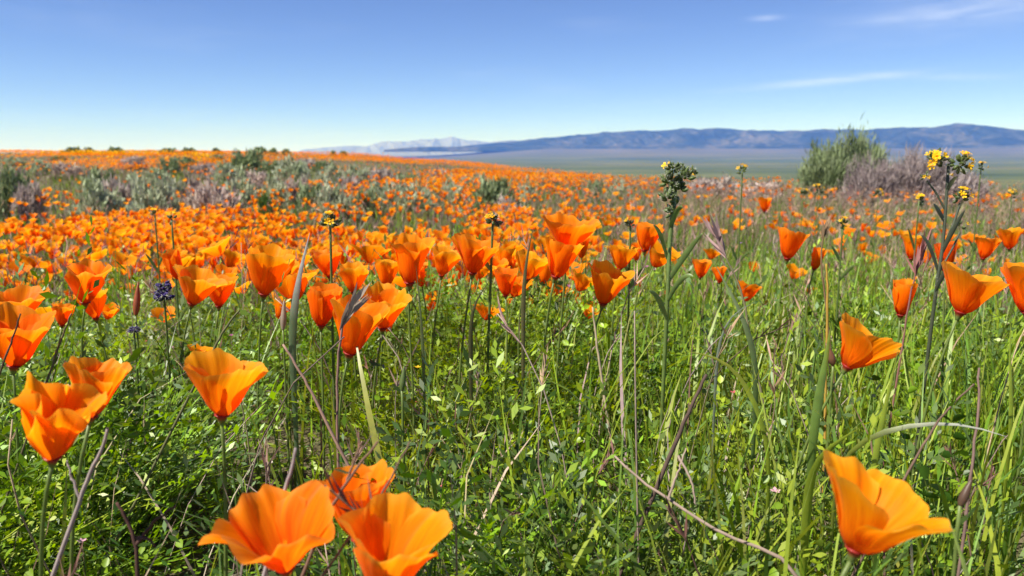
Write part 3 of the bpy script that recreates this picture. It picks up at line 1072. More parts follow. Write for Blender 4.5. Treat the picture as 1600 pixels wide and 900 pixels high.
def dry_stalk(rg, h, head):
    """a thin dry grass stalk with a drooping tuft of awned spikelets"""
    b = Bag()
    lean = rg.uniform(0.05, 0.4)
    pts = bez(np.zeros(3), np.array([0, 0, h * .5]), np.array([lean * h * .3, 0, h * .85]), np.array([lean * h, rg.normal(0, .02), h]), 6)
    V, T = tube(pts, np.linspace(0.0011, 0.0006, 6), 3)
    b.add(V, T, (0.9, 0.9, 0.9))
    for q in range(head):
        f = rg.uniform(0.78, 1.0)
        o_ = np.array([np.interp(f, np.linspace(0, 1, 6), pts[:, k]) for k in range(3)])
        d = unit(np.array([rg.normal(0.25, .35), rg.normal(0, .35), 0.9]))
        l = h * rg.uniform(.05, .11)
        V, T = strip(np.array([o_, o_ + d * l * .4, o_ + d * l]), np.array([.0006, .0011, 0]), unit(np.cross(d, rg.normal(0, 1, 3))))
        b.add(V, T, (1.15, 0.95, 0.95))
    return b.tpl()


GREENS = np.array([[0.110, 0.205, 0.012], [0.185, 0.310, 0.014], [0.055, 0.115, 0.014], [0.115, 0.175, 0.052], [0.240, 0.335, 0.018], [0.120, 0.185, 0.020]])
LIMES = np.array([[0.215, 0.335, 0.022], [0.15, 0.27, 0.025], [0.29, 0.37, 0.035], [0.11, 0.19, 0.03], [0.25, 0.29, 0.05]])
DRYS = np.array([[0.40, 0.31, 0.20], [0.30, 0.21, 0.17], [0.24, 0.155, 0.135], [0.46, 0.38, 0.28], [0.17, 0.115, 0.085], [0.33, 0.25, 0.23]])


def tint_from(pal, jit=0.2):
    def f(n, x, y):
        k = (np.floor(fbm(x * 5 + 3, y * 5, 77, 2) * len(pal) * 1.6 + rng.uniform(-1.3, 1.3, n)).astype(int)) % len(pal)
        return pal[k] * rng.uniform(1 - jit, 1 + jit, (n, 1)) * rng.uniform(0.92, 1.08, (n, 3))
    return f


cover = Bag()
ferns_n = [clump('fern', 40 + k, 8, 0.29, True) for k in range(8)]
broad_n = [clump('broad', 60 + k, 9, 0.25, True) for k in range(7)]
ferns_m = [clump('fern', 80 + k, 6, 0.27, False) for k in range(6)]
broad_m = [clump('broad', 90 + k, 4, 0.17, False) for k in range(5)]
rg2 = np.random.default_rng(99)


def dens_near(c, lo, hi, s):
    def f(x, y):
        side = np.interp(x / (0.65 * y + 0.1), [-1, 0.1, 0.6, 1], [1, 1, 0.6, 0.55])
        return c * side * np.clip((fbm(x * 3.5 + s, y * 3.5, s, 3) - lo) / (hi - lo), 0.05, 1)
    return f


x, y = sample(dens_near(640, 0.37, 0.55, 5), 0.50, 1.6, 640, rg2)
scatter(cover, ferns_n, x, y, rg2, 0.6, 1.15, tint_from(GREENS), 0.22, zs=(0.8, 1.15))
x, y = sample(dens_near(300, 0.32, 0.56, 5), 0.28, 0.50, 300, rg2)
scatter(cover, ferns_n, x, y, rg2, 0.5, 0.8, tint_from(GREENS), 0.22, zs=(0.7, 0.9))
x, y = sample(dens_near(210, 0.38, 0.58, 8), 0.55, 1.55, 210, rg2)
scatter(cover, broad_n, x, y, rg2, 0.6, 1.15, tint_from(GREENS), 0.25, zs=(0.8, 1.2))
x, y = sample(dens_near(230, 0.3, 0.6, 15), 1.5, 4.0, 230, rg2)
scatter(cover, ferns_m, x, y, rg2, 0.7, 1.2, tint_from(GREENS), 0.2)
x, y = sample(dens_near(100, 0.3, 0.6, 18), 1.5, 4.0, 100, rg2)
scatter(cover, broad_m, x, y, rg2, 0.7, 1.3, tint_from(GREENS), 0.2)
lod_f = []
for k in range(5):
    b_ = Bag()
    for q in range(6):
        V_, T_, C_, U_ = grass_blade(rg2, 0.24 * rg2.uniform(.5, 1.1), rg2.uniform(.006, .011), R(rg2.uniform(20, 90)), 3)
        a_ = rg2.uniform(0, 6.28)
        b_.add(V_ @ np.array([[math.cos(a_), math.sin(a_), 0], [-math.sin(a_), math.cos(a_), 0], [0, 0, 1]]), T_, np.ones(3) * rg2.uniform(.75, 1.25))
    lod_f.append(b_.tpl())


def dens_far(x, y):
    rc = np.interp(np.arctan2(x, y), AZK, RCK)
    r = np.hypot(x, y)
    return np.where(r < rc + 5, np.interp(r, [4, 8, 10, 24, 60], [46, 34, 20, 9, 6]), 0)


x, y = sample(dens_far, 24.0, 64, 10, rg2)
scatter(cover, lod_f[:1], x, y, rg2, 0.7, 1.2, tint_from(np.concatenate([GREENS * 1.1 + 0.02, DRYS * .9])), 0.2, zs=(.4, .7))
x, y = sample(dens_far, 4.0, 24, 46, rg2)
scatter(cover, lod_f, x, y, rg2, 0.65, 1.05, tint_from(np.concatenate([GREENS * 1.0 + 0.02, DRYS * .8])), 0.2)
tag(link('leafy_ground_cover', cover.mesh('leafy_ground_cover'), M_LEAF), 'dense leafy green herbs covering the soil between the poppies', 'herbs', kind='stuff')

grass = Bag()
blades_n = [grass_blade(rg2, 0.23 * rg2.uniform(0.8, 1.2), rg2.uniform(0.0011, 0.0024), R(rg2.uniform(5, 60)), 6) for k in range(14)]
blades_w = [grass_blade(rg2, 0.26 * rg2.uniform(0.8, 1.2), rg2.uniform(0.0022, 0.0042), R(rg2.uniform(10, 100)), 7) for k in range(10)]
blades_m = [grass_blade(rg2, 0.26 * rg2.uniform(0.8, 1.2), rg2.uniform(0.0018, 0.003), R(rg2.uniform(5, 60)), 4) for k in range(8)]


def right_bias(x, y):
    return np.interp(x / (0.65 * y + 0.1), [-1, -0.2, 0.15, 0.6, 1], [0.16, 0.28, 0.75, 1.0, 1.0])


x, y = sample(lambda x, y: 2900 * right_bias(x, y) ** 1.4, 0.3, 1.6, 2900, rg2)
scatter(grass, blades_n, x, y, rg2, 0.55, 1.15, tint_from(LIMES), 0.16)
x, y = sample(lambda x, y: 330 * right_bias(x, y) ** 2, 0.45, 1.8, 330, rg2)
scatter(grass, blades_w, x, y, rg2, 0.6, 1.05, tint_from(LIMES), 0.2)
x, y = sample(lambda x, y: 1300 * right_bias(x, y), 1.55, 4.2, 1300, rg2)
scatter(grass, blades_m, x, y, rg2, 0.6, 1.25, tint_from(LIMES), 0.16)


def dens_fg(x, y):
    rc = np.interp(np.arctan2(x, y), AZK, RCK)
    r = np.hypot(x, y)
    return np.where(r < rc + 5, np.interp(r, [4, 9, 22], [420, 190, 60]) * (0.3 + 0.7 * right_bias(x, y)), 0)


blades_f = [grass_blade(rg2, 0.25 * rg2.uniform(0.8, 1.2), rg2.uniform(0.003, 0.006), R(rg2.uniform(5, 50)), 3) for k in range(6)]
x, y = sample(dens_fg, 4.2, 22, 420, rg2)
scatter(grass, blades_f, x, y, rg2, 0.7, 1.3, tint_from(np.concatenate([LIMES * 0.8, DRYS[:2], GREENS[:3]])), 0.2)
tag(link('meadow_grass', grass.mesh('meadow_grass'), M_LEAF), 'fine green meadow grass growing among the flowers', 'grass', kind='stuff')

dry = Bag()
stalks = [dry_stalk(rg2, 0.27 * rg2.uniform(0.8, 1.15), int(rg2.integers(0, 11))) for k in range(12)]
straws = [grass_blade(rg2, 0.2 * rg2.uniform(0.7, 1.3), rg2.uniform(0.0009, 0.002), R(rg2.uniform(0, 110)), 5) for k in range(8)]
dn = lambda c: (lambda x, y: c * np.clip((fbm(x * 2.2 + 4, y * 2.2 + 8, 41, 3) - 0.3) * 3, 0.15, 1) * np.interp(x / (0.65 * y + .1), [-1, -.5, 0, .5, 1], [1, .8, .7, .9, 1]))
x, y = sample(dn(110), 0.34, 1.6, 110, rg2)
scatter(dry, stalks, x, y, rg2, 0.6, 1.1, tint_from(DRYS), 0.28)
x, y = sample(dn(480), 0.34, 1.6, 480, rg2)
scatter(dry, straws, x, y, rg2, 0.5, 1.2, tint_from(DRYS), 0.5, zoff=0.02)
x, y = sample(dn(300), 1.6, 4.5, 300, rg2)
scatter(dry, stalks[:8], x, y, rg2, 0.7, 1.15, tint_from(DRYS), 0.25)


def dens_dry_far(x, y):
    px = 800 + FPX * x / y
    r = np.hypot(x, y)
    rc = np.interp(np.arctan2(x, y), AZK, RCK)
    return np.where(r < rc + 3, np.interp(r, [4, 8, 20], [95, 90, 40]) * np.interp(px, [0, 800, 1050, 1700], [.25, .35, 1, 1]), 0)


x, y = sample(dens_dry_far, 4.5, 20, 95, rg2)
scatter(dry, [dry_stalk(rg2, 0.3, 6) for k in range(4)], x, y, rg2, 0.8, 1.4, tint_from(DRYS * 1.1), 0.3)
tag(link('dry_grass', dry.mesh('dry_grass'), M_DRY), 'dry straw and purplish seed stalks standing among the green', 'dry grass', kind='stuff')

# tiny wildflowers low in the green: pink, white, purple, yellow
tiny = Bag()


def tiny_flower(rg, h):
    b = Bag()
    V, T = tube(bez(np.zeros(3), np.array([0, 0, h * .4]), np.array([.01, 0, h * .8]), np.array([.015, 0, h]), 4), .0006, 3)
    b.add(V, T, (0.25, 0.35, 0.12))
    for q in range(5):
        a = q * 1.2566 + rg.uniform(-.2, .2)
        d = np.array([math.cos(a), math.sin(a), rg.uniform(.2, .7)])
        s = np.array([-math.sin(a), math.cos(a), 0])
        o_ = np.array([.015, 0, h])
        V = np.array([o_, o_ + d * .0035 - s * .0022, o_ + d * .006, o_ + d * .0035 + s * .0022])
        b.add(V, np.array([[0, 1, 2], [0, 2, 3]]), (1, 1, 1))
    return b.tpl()


tf = [tiny_flower(rg2, 0.11 + 0.02 * k) for k in range(6)]
FLO = np.array([[0.60, 0.20, 0.42], [0.75, 0.65, 0.62], [0.42, 0.22, 0.50], [0.80, 0.50, 0.03], [0.55, 0.12, 0.13], [0.7, 0.42, 0.5]])
x, y = sample(lambda x, y: 80 * np.clip((fbm(x * 4, y * 4, 61, 2) - .35) * 4, .1, 1), 0.4, 2.0, 80, rg2)
scatter(tiny, tf, x, y, rg2, 0.45, 0.85, tint_from(FLO, 0.1), 0.3)
x, y = sample(lambda x, y: 12 + 0 * x, 2.0, 6.0, 12, rg2)
scatter(tiny, tf, x, y, rg2, 1.0, 1.5, tint_from(FLO, 0.1), 0.3)
tag(link('tiny_wildflowers', tiny.mesh('tiny_wildflowers'), M_BLOOM), 'tiny pink, white and yellow wildflowers sprinkled low in the grass', 'wildflowers', kind='stuff')


# ------------------------------------------------------------------ fiddlenecks
def yellow_floret(c, d, s, rg):
    """small five-lobed trumpet"""
    M = frame_to(d)
    b = Bag()
    for q in range(5):
        a = q * 1.2566 + rg.uniform(-.15, .15)
        e = np.array([math.cos(a), math.sin(a), 0])
        f = np.array([-math.sin(a), math.cos(a), 0])
        V = np.array([[0, 0, 0], e * .25 * s + f * .12 * s + [0, 0, s * .55], e * .7 * s + f * .30 * s + [0, 0, s * .75], e * .95 * s + [0, 0, s * .8], e * .7 * s - f * .30 * s + [0, 0, s * .75], e * .25 * s - f * .12 * s + [0, 0, s * .55]])
        b.add(V @ M.T + c, np.array([[0, 1, 5], [1, 2, 4], [1, 4, 5], [2, 3, 4]]), (0.88, rg.uniform(0.46, 0.58), 0.012))
    return b


def calyx(c, d, s, col, rg):
    """hairy pointed green bud"""
    M = frame_to(d)
    b = Bag()
    prof = [(0, .10), (.25, .26), (.6, .25), (.85, .14), (1.05, .0)]
    n = 6
    V = np.array([(r * s * math.cos(6.2832 * j / n), r * s * math.sin(6.2832 * j / n), z * s) for z, r in prof for j in range(n)])
    T = []
    for i in range(4):
        for j in range(n):
            p, q = i * n + j, i * n + (j + 1) % n
            T += [(p, q, q + n), (p, q + n, p + n)]
    b.add(V @ M.T + c, np.array(T), col)
    for q in range(9):                       # bristles
        a = rg.uniform(0, 6.28)
        z = rg.uniform(.1, 1.0)
        o_ = np.array([.2 * math.cos(a), .2 * math.sin(a), z]) * s
        e = o_ + np.array([.45 * math.cos(a), .45 * math.sin(a), .28]) * s
        sd = np.array([-math.sin(a), math.cos(a), 0]) * s * .022
        b.add(np.array([o_ - sd, o_ + sd, e]) @ M.T + c, np.array([[0, 1, 2]]), (0.5, 0.5, 0.4))
    return b


def merge(dst, src):
    V, T, C, U = src.arrays()
    dst.add(V, T, C, U)


def fiddle_head(parent, G, c, up, size, n_bud, n_flo, rg, dark=1.0, label=None):
    """coiled head: buds round a curl, open yellow florets on its outer side"""
    bud, flo = Bag(), Bag()
    for k in range(n_bud):
        v = unit(rg.normal(0, 1, 3) + np.array(up) * 0.55)
        p = c + v * size * rg.uniform(.15, .55) * np.array([1, 1, 1.1])
        col = np.array([0.085, 0.12, 0.035]) * dark * rg.uniform(.7, 1.4)
        merge(bud, calyx(p, unit(v + np.array([0, 0, .35])), size * rg.uniform(.62, .85), col, rg))
    h = link('flower_head', bud.mesh('flower_head', False, G), M_LEAF, parent)
    for k in range(n_flo):
        v = unit(rg.normal(0, .75, 3) + np.array(up) * 1.2)
        merge(flo, yellow_floret(c + v * size * .98, unit(v + np.array([0, 0, .2])), size * rg.uniform(.32, .44), rg))
    if n_flo:
        link('yellow_florets', flo.mesh('yellow_florets', False, G), M_BLOOM, h)
    return h


def lance_leaf(parent, G, base, tip, width, sag, col, name='leaf', label=None, matl=None, twist=0.0):
    base, tip = np.asarray(base, float), np.asarray(tip, float)
    d = tip - base
    mid1 = base + d * .35 + np.array([0, 0, sag])
    mid2 = base + d * .72 + np.array([0, 0, sag * .9])
    pts = bez(base, mid1, mid2, tip, 10)
    t = np.linspace(0, 1, 10)
    wid = width * np.interp(t, [0, .12, .45, .8, 1], [.55, .8, 1, .6, 0])
    tn = unit(np.gradient(pts, axis=0))
    side = unit(np.cross(tn, np.array([0.15 + twist, -1.0, 0.35])))
    nor = np.cross(tn, side)
    # folded along the midrib: three vertices across
    L_, M_, R_ = pts - side * wid[:, None] + nor * wid[:, None] * .35, pts, pts + side * wid[:, None] + nor * wid[:, None] * .35
    V = np.stack([L_, M_, R_], 1).reshape(-1, 3) - G
    T = []
    for i in range(9):
        a = 3 * i
        T += [(a, a + 1, a + 4), (a, a + 4, a + 3), (a + 1, a + 2, a + 5), (a + 1, a + 5, a + 4)]
    o = link(name, mesh_np(name, V, np.array(T), np.broadcast_to(col, V.shape), None, True), matl or M_LEAF, parent)
    return o


def stem_between(parent, G, pts, r0, r1, col, name='stem', hairs=0, rg=None):
    pts = np.asarray(pts, float)
    n = 16
    tt = np.linspace(0, 1, len(pts))
    # smooth curve through the points
    f = np.linspace(0, 1, n)
    P = np.stack([np.interp(f, tt, pts[:, k]) for k in range(3)], -1)
    for _ in range(2):
        P[1:-1] = (P[:-2] + 2 * P[1:-1] + P[2:]) / 4
    if name in ('stem', 'twig') and hairs == 0:
        P[1:-1] += np.random.default_rng(int(abs(P.sum()) * 1e4) % 99999).normal(0, .0003, (n - 2, 3))
    V, T = tube(P, np.linspace(r0, r1, n), 6)
    b = Bag()
    b.add(V, T, col)
    for k in range(hairs):
        i = rg.uniform(0.3, 1)
        c = np.array([np.interp(i, f, P[:, k2]) for k2 in range(3)])
        v = unit(rg.normal(0, 1, 3) * [1, 1, .3])
        s = np.cross(v, [0, 0, 1]) * .00022
        b.add(np.array([c - s, c + s, c + v * .0055]), np.array([[0, 1, 2]]), (.45, .45, .38))
    return link(name, b.mesh(name, True, G), M_LEAF, parent)


def ground_pt(x, y):
    return np.array([x, y, float(ground_h(x, y)) - 0.004])


GSTEM = np.array([0.13, 0.185, 0.05])
# the tall green one in the middle, beside the centre cluster
rg3 = np.random.default_rng(3)
d = 0.86
top = at(1055, 292, d)
G = ground_pt(at(1043, 450, d)[0], at(1043, 450, d)[1] + .02)
f1 = empty('fiddleneck', G)
tag(f1, 'tall green fiddleneck with few yellow florets rising at centre right to the skyline', 'fiddleneck', 'fiddlenecks in the field')
stem_between(f1, G, [G, at(1043, 470, d), at(1046, 380, d), top], .0022, .0026, GSTEM * 1.25, hairs=160, rg=rg3)
for (px, py, s, nb, nf) in ((1052, 264, .011, 16, 0), (1070, 279, .012, 16, 0), (1047, 284, .013, 18, 0), (1060, 298, .014, 20, 0), (1045, 312, .012, 16, 0), (1052, 330, .011, 12, 0), (1082, 272, .008, 8, 0)):
    fiddle_head(f1, G, at(px, py, d + rg3.uniform(-.008, .008)), (0.05, -0.1, 1), s * .88, nb, nf, rg3, 1.2)
merge_f = yellow_floret(at(1043, 262, d), unit([-.6, -.5, .7]), .006, rg3)
link('yellow_florets', merge_f.mesh('yellow_florets', False, G), M_BLOOM, f1)
merge_f = yellow_floret(at(1076, 272, d), unit([.6, -.6, .5]), .006, rg3)
link('yellow_florets', merge_f.mesh('yellow_florets', False, G), M_BLOOM, f1)
for (p0, p1, wd, sg) in (((1044, 440), (1100, 362), .0034, .004), ((1043, 405), (1020, 352), .0026, .012), ((1044, 470), (1085, 432), .0030, .014), ((1046, 362), (1066, 322), .003, .008), ((1043, 500), (1012, 455), .003, .012)):
    lance_leaf(f1, G, at(*p0, d), at(*p1, d - .02), wd, sg, GSTEM * 1.3)

# the tall grey-stemmed one at the right with two coiled heads and branches
d = 0.88
G = ground_pt(at(1462, 470, d)[0], at(1462, 470, d)[1] + .02)
f2 = empty('fiddleneck', G)
tag(f2, 'tall dark-stemmed fiddleneck at right with two round yellow heads on top', 'fiddleneck', 'fiddlenecks in the field')
DK = np.array([0.085, 0.10, 0.062])
stem_between(f2, G, [G, at(1462, 455, d), at(1474, 380, d), at(1482, 258, d)], .0024, .0018, DK, hairs=160, rg=rg3)
fiddle_head(f2, G, at(1462, 252, d), (-.75, -.75, .5), .0115, 18, 11, rg3, 1.1)
fiddle_head(f2, G, at(1499, 256, d), (.75, -.75, .4), .0115, 18, 10, rg3, 1.1)
fiddle_head(f2, G, at(1482, 246, d), (0, -.1, 1), .0075, 8, 0, rg3, .7)
stem_between(f2, G, [at(1472, 392, d), at(1490, 350, d), at(1500, 318, d)], .0018, .0014, DK, 'branch', 40, rg3)
fiddle_head(f2, G, at(1501, 308, d), (.1, -.7, .9), .0095, 14, 9, rg3, 1.1)
stem_between(f2, G, [at(1478, 330, d), at(1462, 300, d), at(1448, 282, d)], .0013, .0010, DK, 'branch', 30, rg3)
fiddle_head(f2, G, at(1446, 277, d), (-.6, -.3, .4), .006, 7, 2, rg3, .8)
stem_between(f2, G, [at(1465, 430, d), at(1490, 385, d), at(1500, 362, d)], .0013, .0010, DK, 'branch', 30, rg3)
fiddle_head(f2, G, at(1501, 353, d), (.2, -.3, .7), .0065, 8, 3, rg3, .9)
for (p0, p1, wd, sg) in (((1470, 400), (1510, 325), .0030, .004), ((1466, 425), (1438, 368), .0026, .012), ((1480, 300), (1496, 275), .003, .003), ((1476, 345), (1458, 318), .0032, .003), ((1462, 455), (1496, 410), .003, .01)):
    lance_leaf(f2, G, at(*p0, d), at(*p1, d - .015), wd, sg, DK * 1.2)


def small_fiddle(label, px, py, d, size, nb, nf, dark=.8, lean=(0, 0), leaves=2, group='fiddlenecks in the field'):
    c = at(px, py, d)
    G = ground_pt(c[0] - lean[0], c[1] - lean[1])
    o = empty('fiddleneck', G)
    tag(o, label, 'fiddleneck', group)
    mid = (G + c) / 2 - np.array([lean[0] * .25, 0, 0])
    stem_between(o, G, [G, mid, c], .0022, .0015, GSTEM, hairs=30 if d < 2 else 0, rg=rg3)
    fiddle_head(o, G, c, (0.05, -.35, 1), size, nb, nf, rg3, dark)
    for k in range(leaves):
        f = rg3.uniform(.45, .85)
        b = G + (c - G) * f
        s = 1 if k % 2 else -1
        lance_leaf(o, G, b, b + np.array([s * .022, -.01, rg3.uniform(.02, .045)]), .0032, .004, GSTEM * 1.15)
    return o


small_fiddle('fiddleneck with dark head tipped yellow between the left-centre poppies', 516, 350, 0.98, .0125, 26, 8, .75, (.004, 0), 3)
small_fiddle('round dark fiddleneck head above the ruffled centre poppy', 770, 346, 1.02, .0105, 24, 5, .7, (.01, 0))
small_fiddle('small yellow fiddleneck on the skyline left of the right bush', 1160, 268, 1.75, .013, 12, 6, .9)
small_fiddle('thin pale yellow fiddleneck stalk in the left poppy carpet', 268, 342, 1.30, .010, 9, 12, 1.5)
small_fiddle('second thin yellow fiddleneck left in the poppy carpet', 242, 335, 1.60, .010, 6, 7, 1.2)
small_fiddle('yellow fiddleneck beneath the green bush at right, leftmost of three', 1255, 304, 3.0, .020, 8, 6, .9)
small_fiddle('yellow fiddleneck beneath the green bush at right, middle of three', 1278, 298, 3.2, .022, 8, 7, .9)
small_fiddle('yellow fiddleneck beneath the dead grey bush, rightmost of three', 1372, 304, 3.0, .018, 8, 5, .9)
small_fiddle('dark fiddleneck with yellow tip left of the tall right one', 1436, 314, 1.5, .012, 12, 6, .7)
small_fiddle('yellow-green fiddleneck head in grass right of the lone middle poppy', 1317, 350, 1.35, .010, 9, 6, 1.0)
small_fiddle('small fiddleneck far right on the skyline', 1533, 262, 1.9, .012, 8, 5, 1.0)
small_fiddle('fiddleneck with a yellow head at the right frame edge', 1581, 305, 2.2, .014, 8, 5, 1.0)
small_fiddle('dark budded fiddleneck left of the green fiddleneck', 985, 352, 1.15, .009, 10, 2, .6)


# ------------------------------------------------------------------ lupine
def lupine(label, px, py, d, h):
    c = at(px, py, d)
    G = ground_pt(c[0], c[1])
    o = empty('lupine', G)
    tag(o, label, 'lupine', 'dark purple lupines')
    stem_between(o, G, [G, (G + c) / 2, c + np.array([0, 0, h])], .0020, .0012, GSTEM * .8)
    b = Bag()
    for k in range(46):
        f = rg3.uniform(0, 1)
        a = k * 2.4
        v = np.array([math.cos(a), math.sin(a), .35])
        p = c + np.array([0, 0, f * h]) + v * .002
        merge(b, calyx(p, unit(v), (.011 if h > .01 else .0055) * (1.15 - .6 * f), np.array([0.045, 0.028, 0.13]) * rg3.uniform(.6, 1.5), rg3))
    link('flower_spike', b.mesh('flower_spike', False, G), M_BLOOM, o)
    for k in range(6):
        a = k * 1.05
        base = G + (c - G) * .6
        lance_leaf(o, G, base, base + np.array([math.cos(a) * .03, math.sin(a) * .03, .012]), .003, .004, GSTEM)


lupine('dark purple lupine spike among the left poppies', 257, 470, 0.98, .022)
lupine('small dark blue lupine low in the left grass', 210, 520, 0.95, .006)


# ------------------------------------------------------------------ single grass leaves, stalks and twigs that stand out
def lone_blade(name, label, cat, pts, d, w0, col, tipcol=None, matl=None, thick=True, grp=None):
    P = np.array([at(px, py, dd) for px, py, dd in pts])
    G = ground_pt(P[0][0], P[0][1])
    path = np.vstack([G, P]) if np.linalg.norm(P[0] - G) > .02 else P
    n = 22
    s = np.concatenate([[0], np.cumsum(np.linalg.norm(np.diff(path, axis=0), axis=1))])
    s /= s[-1]
    f = np.linspace(0, 1, n)
    Q = np.stack([np.interp(f, s, path[:, k]) for k in range(3)], -1)
    for _ in range(4):
        Q[1:-1] = (Q[:-2] + 2 * Q[1:-1] + Q[2:]) / 4
    wid = w0 * np.interp(f, [0, .35, .75, 1], [.28, .55, 1, 0.05])
    tn = unit(np.gradient(Q, axis=0))
    side = unit(np.cross(tn, unit(np.array([0.25, -1.0, 0.45]))))
    nor = np.cross(tn, side)
    Lf, Md, Rt = Q - side * wid[:, None] + nor * wid[:, None] * .4, Q, Q + side * wid[:, None] + nor * wid[:, None] * .4
    V = np.stack([Lf, Md, Rt], 1).reshape(-1, 3) - G
    C = np.repeat(np.array([np.array(col) * (1 - a) + np.array(tipcol if tipcol is not None else col) * a for a in np.clip((f - .72) * 6, 0, 1)]), 3, axis=0)
    T = []
    for i in range(n - 1):
        a = 3 * i
        T += [(a, a + 1, a + 4), (a, a + 4, a + 3), (a + 1, a + 2, a + 5), (a + 1, a + 5, a + 4)]
    o = link(name, mesh_np(name, V, np.array(T), C, None, True), matl or M_LEAF, None, G)
    tag(o, label, cat, grp)
    return o


def lone_stalk(name, label, cat, pts, r0, col, head=None, twigs=(), grp=None):
    P = np.array([at(px, py, dd) for px, py, dd in pts])
    G = ground_pt(P[0][0], P[0][1])
    root = empty(name, G)
    tag(root, label, cat, grp)
    dn_ = P[0] - P[1]
    dn_ = dn_ / max(1e-6, abs(dn_[2])) if dn_[2] < -0.01 else np.array([0, 0, -1.0])
    dn_ = dn_ * min(1.0, 0.7 / max(1e-6, math.hypot(dn_[0], dn_[1]) / 1.0))
    dn_[2] = -1.0
    hh = P[0][2] - G[2]
    G = ground_pt(*(P[0] + dn_ * hh)[:2])
    root.location = G
    path = [G, *P] if np.linalg.norm(P[0] - G) > .02 else list(P)
    so = stem_between(root, G, path, r0, r0 * .6, col)
    so.data.materials[0] = M_DRY
    for tw in twigs:
        q = np.array([at(px, py, dd) for px, py, dd in tw])
        b = stem_between(root, G, q, r0 * .7, r0 * .35, np.array(col) * 1.1, 'twig')
        b.data.materials[0] = M_DRY
    if head:
        (hx, hy, hd), ln, n, hc = head
        c = at(hx, hy, hd)
        b = Bag()
        ax = unit(P[-1] - P[-2])
        for k in range(n):
            o_ = c - ax * rg3.uniform(0, ln * .6)
            dv = unit(ax + rg3.normal(0, .22, 3))
            l = ln * rg3.uniform(.4, .8)
            V, T = strip(np.array([o_, o_ + dv * l * .4, o_ + dv * l]), np.array([.0010, .0022, 0]), unit(np.cross(dv, rg3.normal(0, 1, 3))))
            b.add(V, T, np.array(hc) * rg3.uniform(.7, 1.25))
        link('seed_head', b.mesh('seed_head', False, G), M_DRY, root)
    return root


LIME = (0.24, 0.31, 0.03)
lone_blade('grass_leaf', 'pale striped upright grass leaf beside the large deep orange poppy', 'grass leaf', [(455, 520, .90), (464, 440, .90), (476, 398, .90), (484, 364, .90)], .9, .0046, (.13, .19, .09), (.45, .47, .42))
lone_blade('grass_leaf', 'bent yellow-green grass leaf arching at centre right', 'grass leaf', [(1205, 700, .70), (1183, 628, .70), (1150, 570, .70), (1122, 553, .69), (1072, 549, .68)], .7, .0026, LIME, (.33, .35, .05))
lone_blade('grass_leaf', 'long lime grass leaf leaning right beside the sideways poppy', 'grass leaf', [(1362, 760, .60), (1372, 690, .60), (1388, 620, .61), (1404, 545, .62)], .6, .0030, LIME)
lone_blade('grass_leaf', 'nearly level grass leaf with a whitish tip at right', 'grass leaf', [(1310, 700, .60), (1400, 662, .58), (1500, 656, .57), (1545, 662, .56), (1572, 682, .56)], .6, .0021, (.20, .24, .04), (.42, .43, .36))
lone_blade('grass_leaf', 'short broad lime leaf above the large lower right poppy', 'grass leaf', [(1268, 715, .58), (1300, 692, .57), (1345, 668, .56)], .6, .0042, LIME)
lone_blade('grass_leaf', 'broad green blade rising left of the sideways right poppy', 'grass leaf', [(1272, 680, .66), (1284, 600, .67), (1296, 540, .68), (1300, 500, .70)], .66, .0046, (.14, .22, .04))
lone_blade('grass_leaf', 'curved green blade crossing right of the green fiddleneck', 'grass leaf', [(1185, 560, .80), (1165, 500, .80), (1140, 450, .81), (1116, 412, .82)], .8, .0036, (.12, .18, .06), (.16, .2, .09))
lone_blade('grass_leaf', 'thin arched grey-green blade over the bent dry stalk', 'grass leaf', [(1120, 560, .80), (1128, 500, .80), (1150, 474, .80), (1180, 472, .80)], .8, .0018, (.25, .29, .2))
lone_blade('grass_leaf', 'straight green blade at the foot of the lower right poppy', 'grass leaf', [(1530, 930, .42), (1505, 870, .43), (1478, 800, .44)], .45, .0032, (.13, .2, .05), (.2, .27, .06))
lone_blade('grass_leaf', 'upright lime blade at the far right edge', 'grass leaf', [(1585, 640, .68), (1576, 560, .69), (1580, 500, .70)], .7, .0026, LIME)
lone_blade('grass_leaf', 'dark green blade just right of the tall centre-left cup', 'grass leaf', [(662, 560, .86), (656, 470, .86), (650, 415, .86)], .86, .0018, (.11, .15, .05))
lone_blade('grass_leaf', 'dark diagonal blade between two centre poppies', 'grass leaf', [(735, 470, .92), (752, 455, .92), (766, 438, .92)], .9, .0028, (.10, .10, .04))
lone_blade('grass_leaf', 'slender brown-green blade at the left of the highest centre poppy', 'grass leaf', [(818, 430, .95), (826, 385, .95), (834, 352, .95)], .9, .0030, (.16, .15, .06))
PK = (0.25, 0.15, 0.125)
lone_stalk('dry_stalk', 'pinkish dry seed stalk leaning left right of the green fiddleneck', 'dry stalk', [(1172, 520, .85), (1160, 455, .85), (1140, 415, .85), (1124, 375, .85)], .0014, (.22, .2, .11), ((1122, 372, .85), .045, 26, (.40, .27, .25)))
lone_stalk('dry_stalk', 'thick pink-brown dry stalk tilted left above the smooth left poppy', 'dry stalk', [(500, 640, .62), (476, 592, .62), (442, 538, .62)], .0015, (.34, .22, .17), None)
lone_stalk('dry_stalk', 'grey-purple seed stalk rising through the low centre-left poppies', 'dry stalk', [(528, 700, .70), (526, 580, .70), (534, 505, .70), (552, 470, .70)], .0014, PK, ((553, 474, .70), .045, 14, (.36, .29, .23)))
lone_stalk('dry_stalk', 'forked dark grass stalk leaning over the lowest poppies', 'dry stalk', [(500, 830, .435), (512, 800, .435), (548, 745, .435), (590, 690, .435)], .0011, (.20, .12, .085), None,
           [[(540, 758, .435), (552, 720, .435), (566, 690, .435)]])
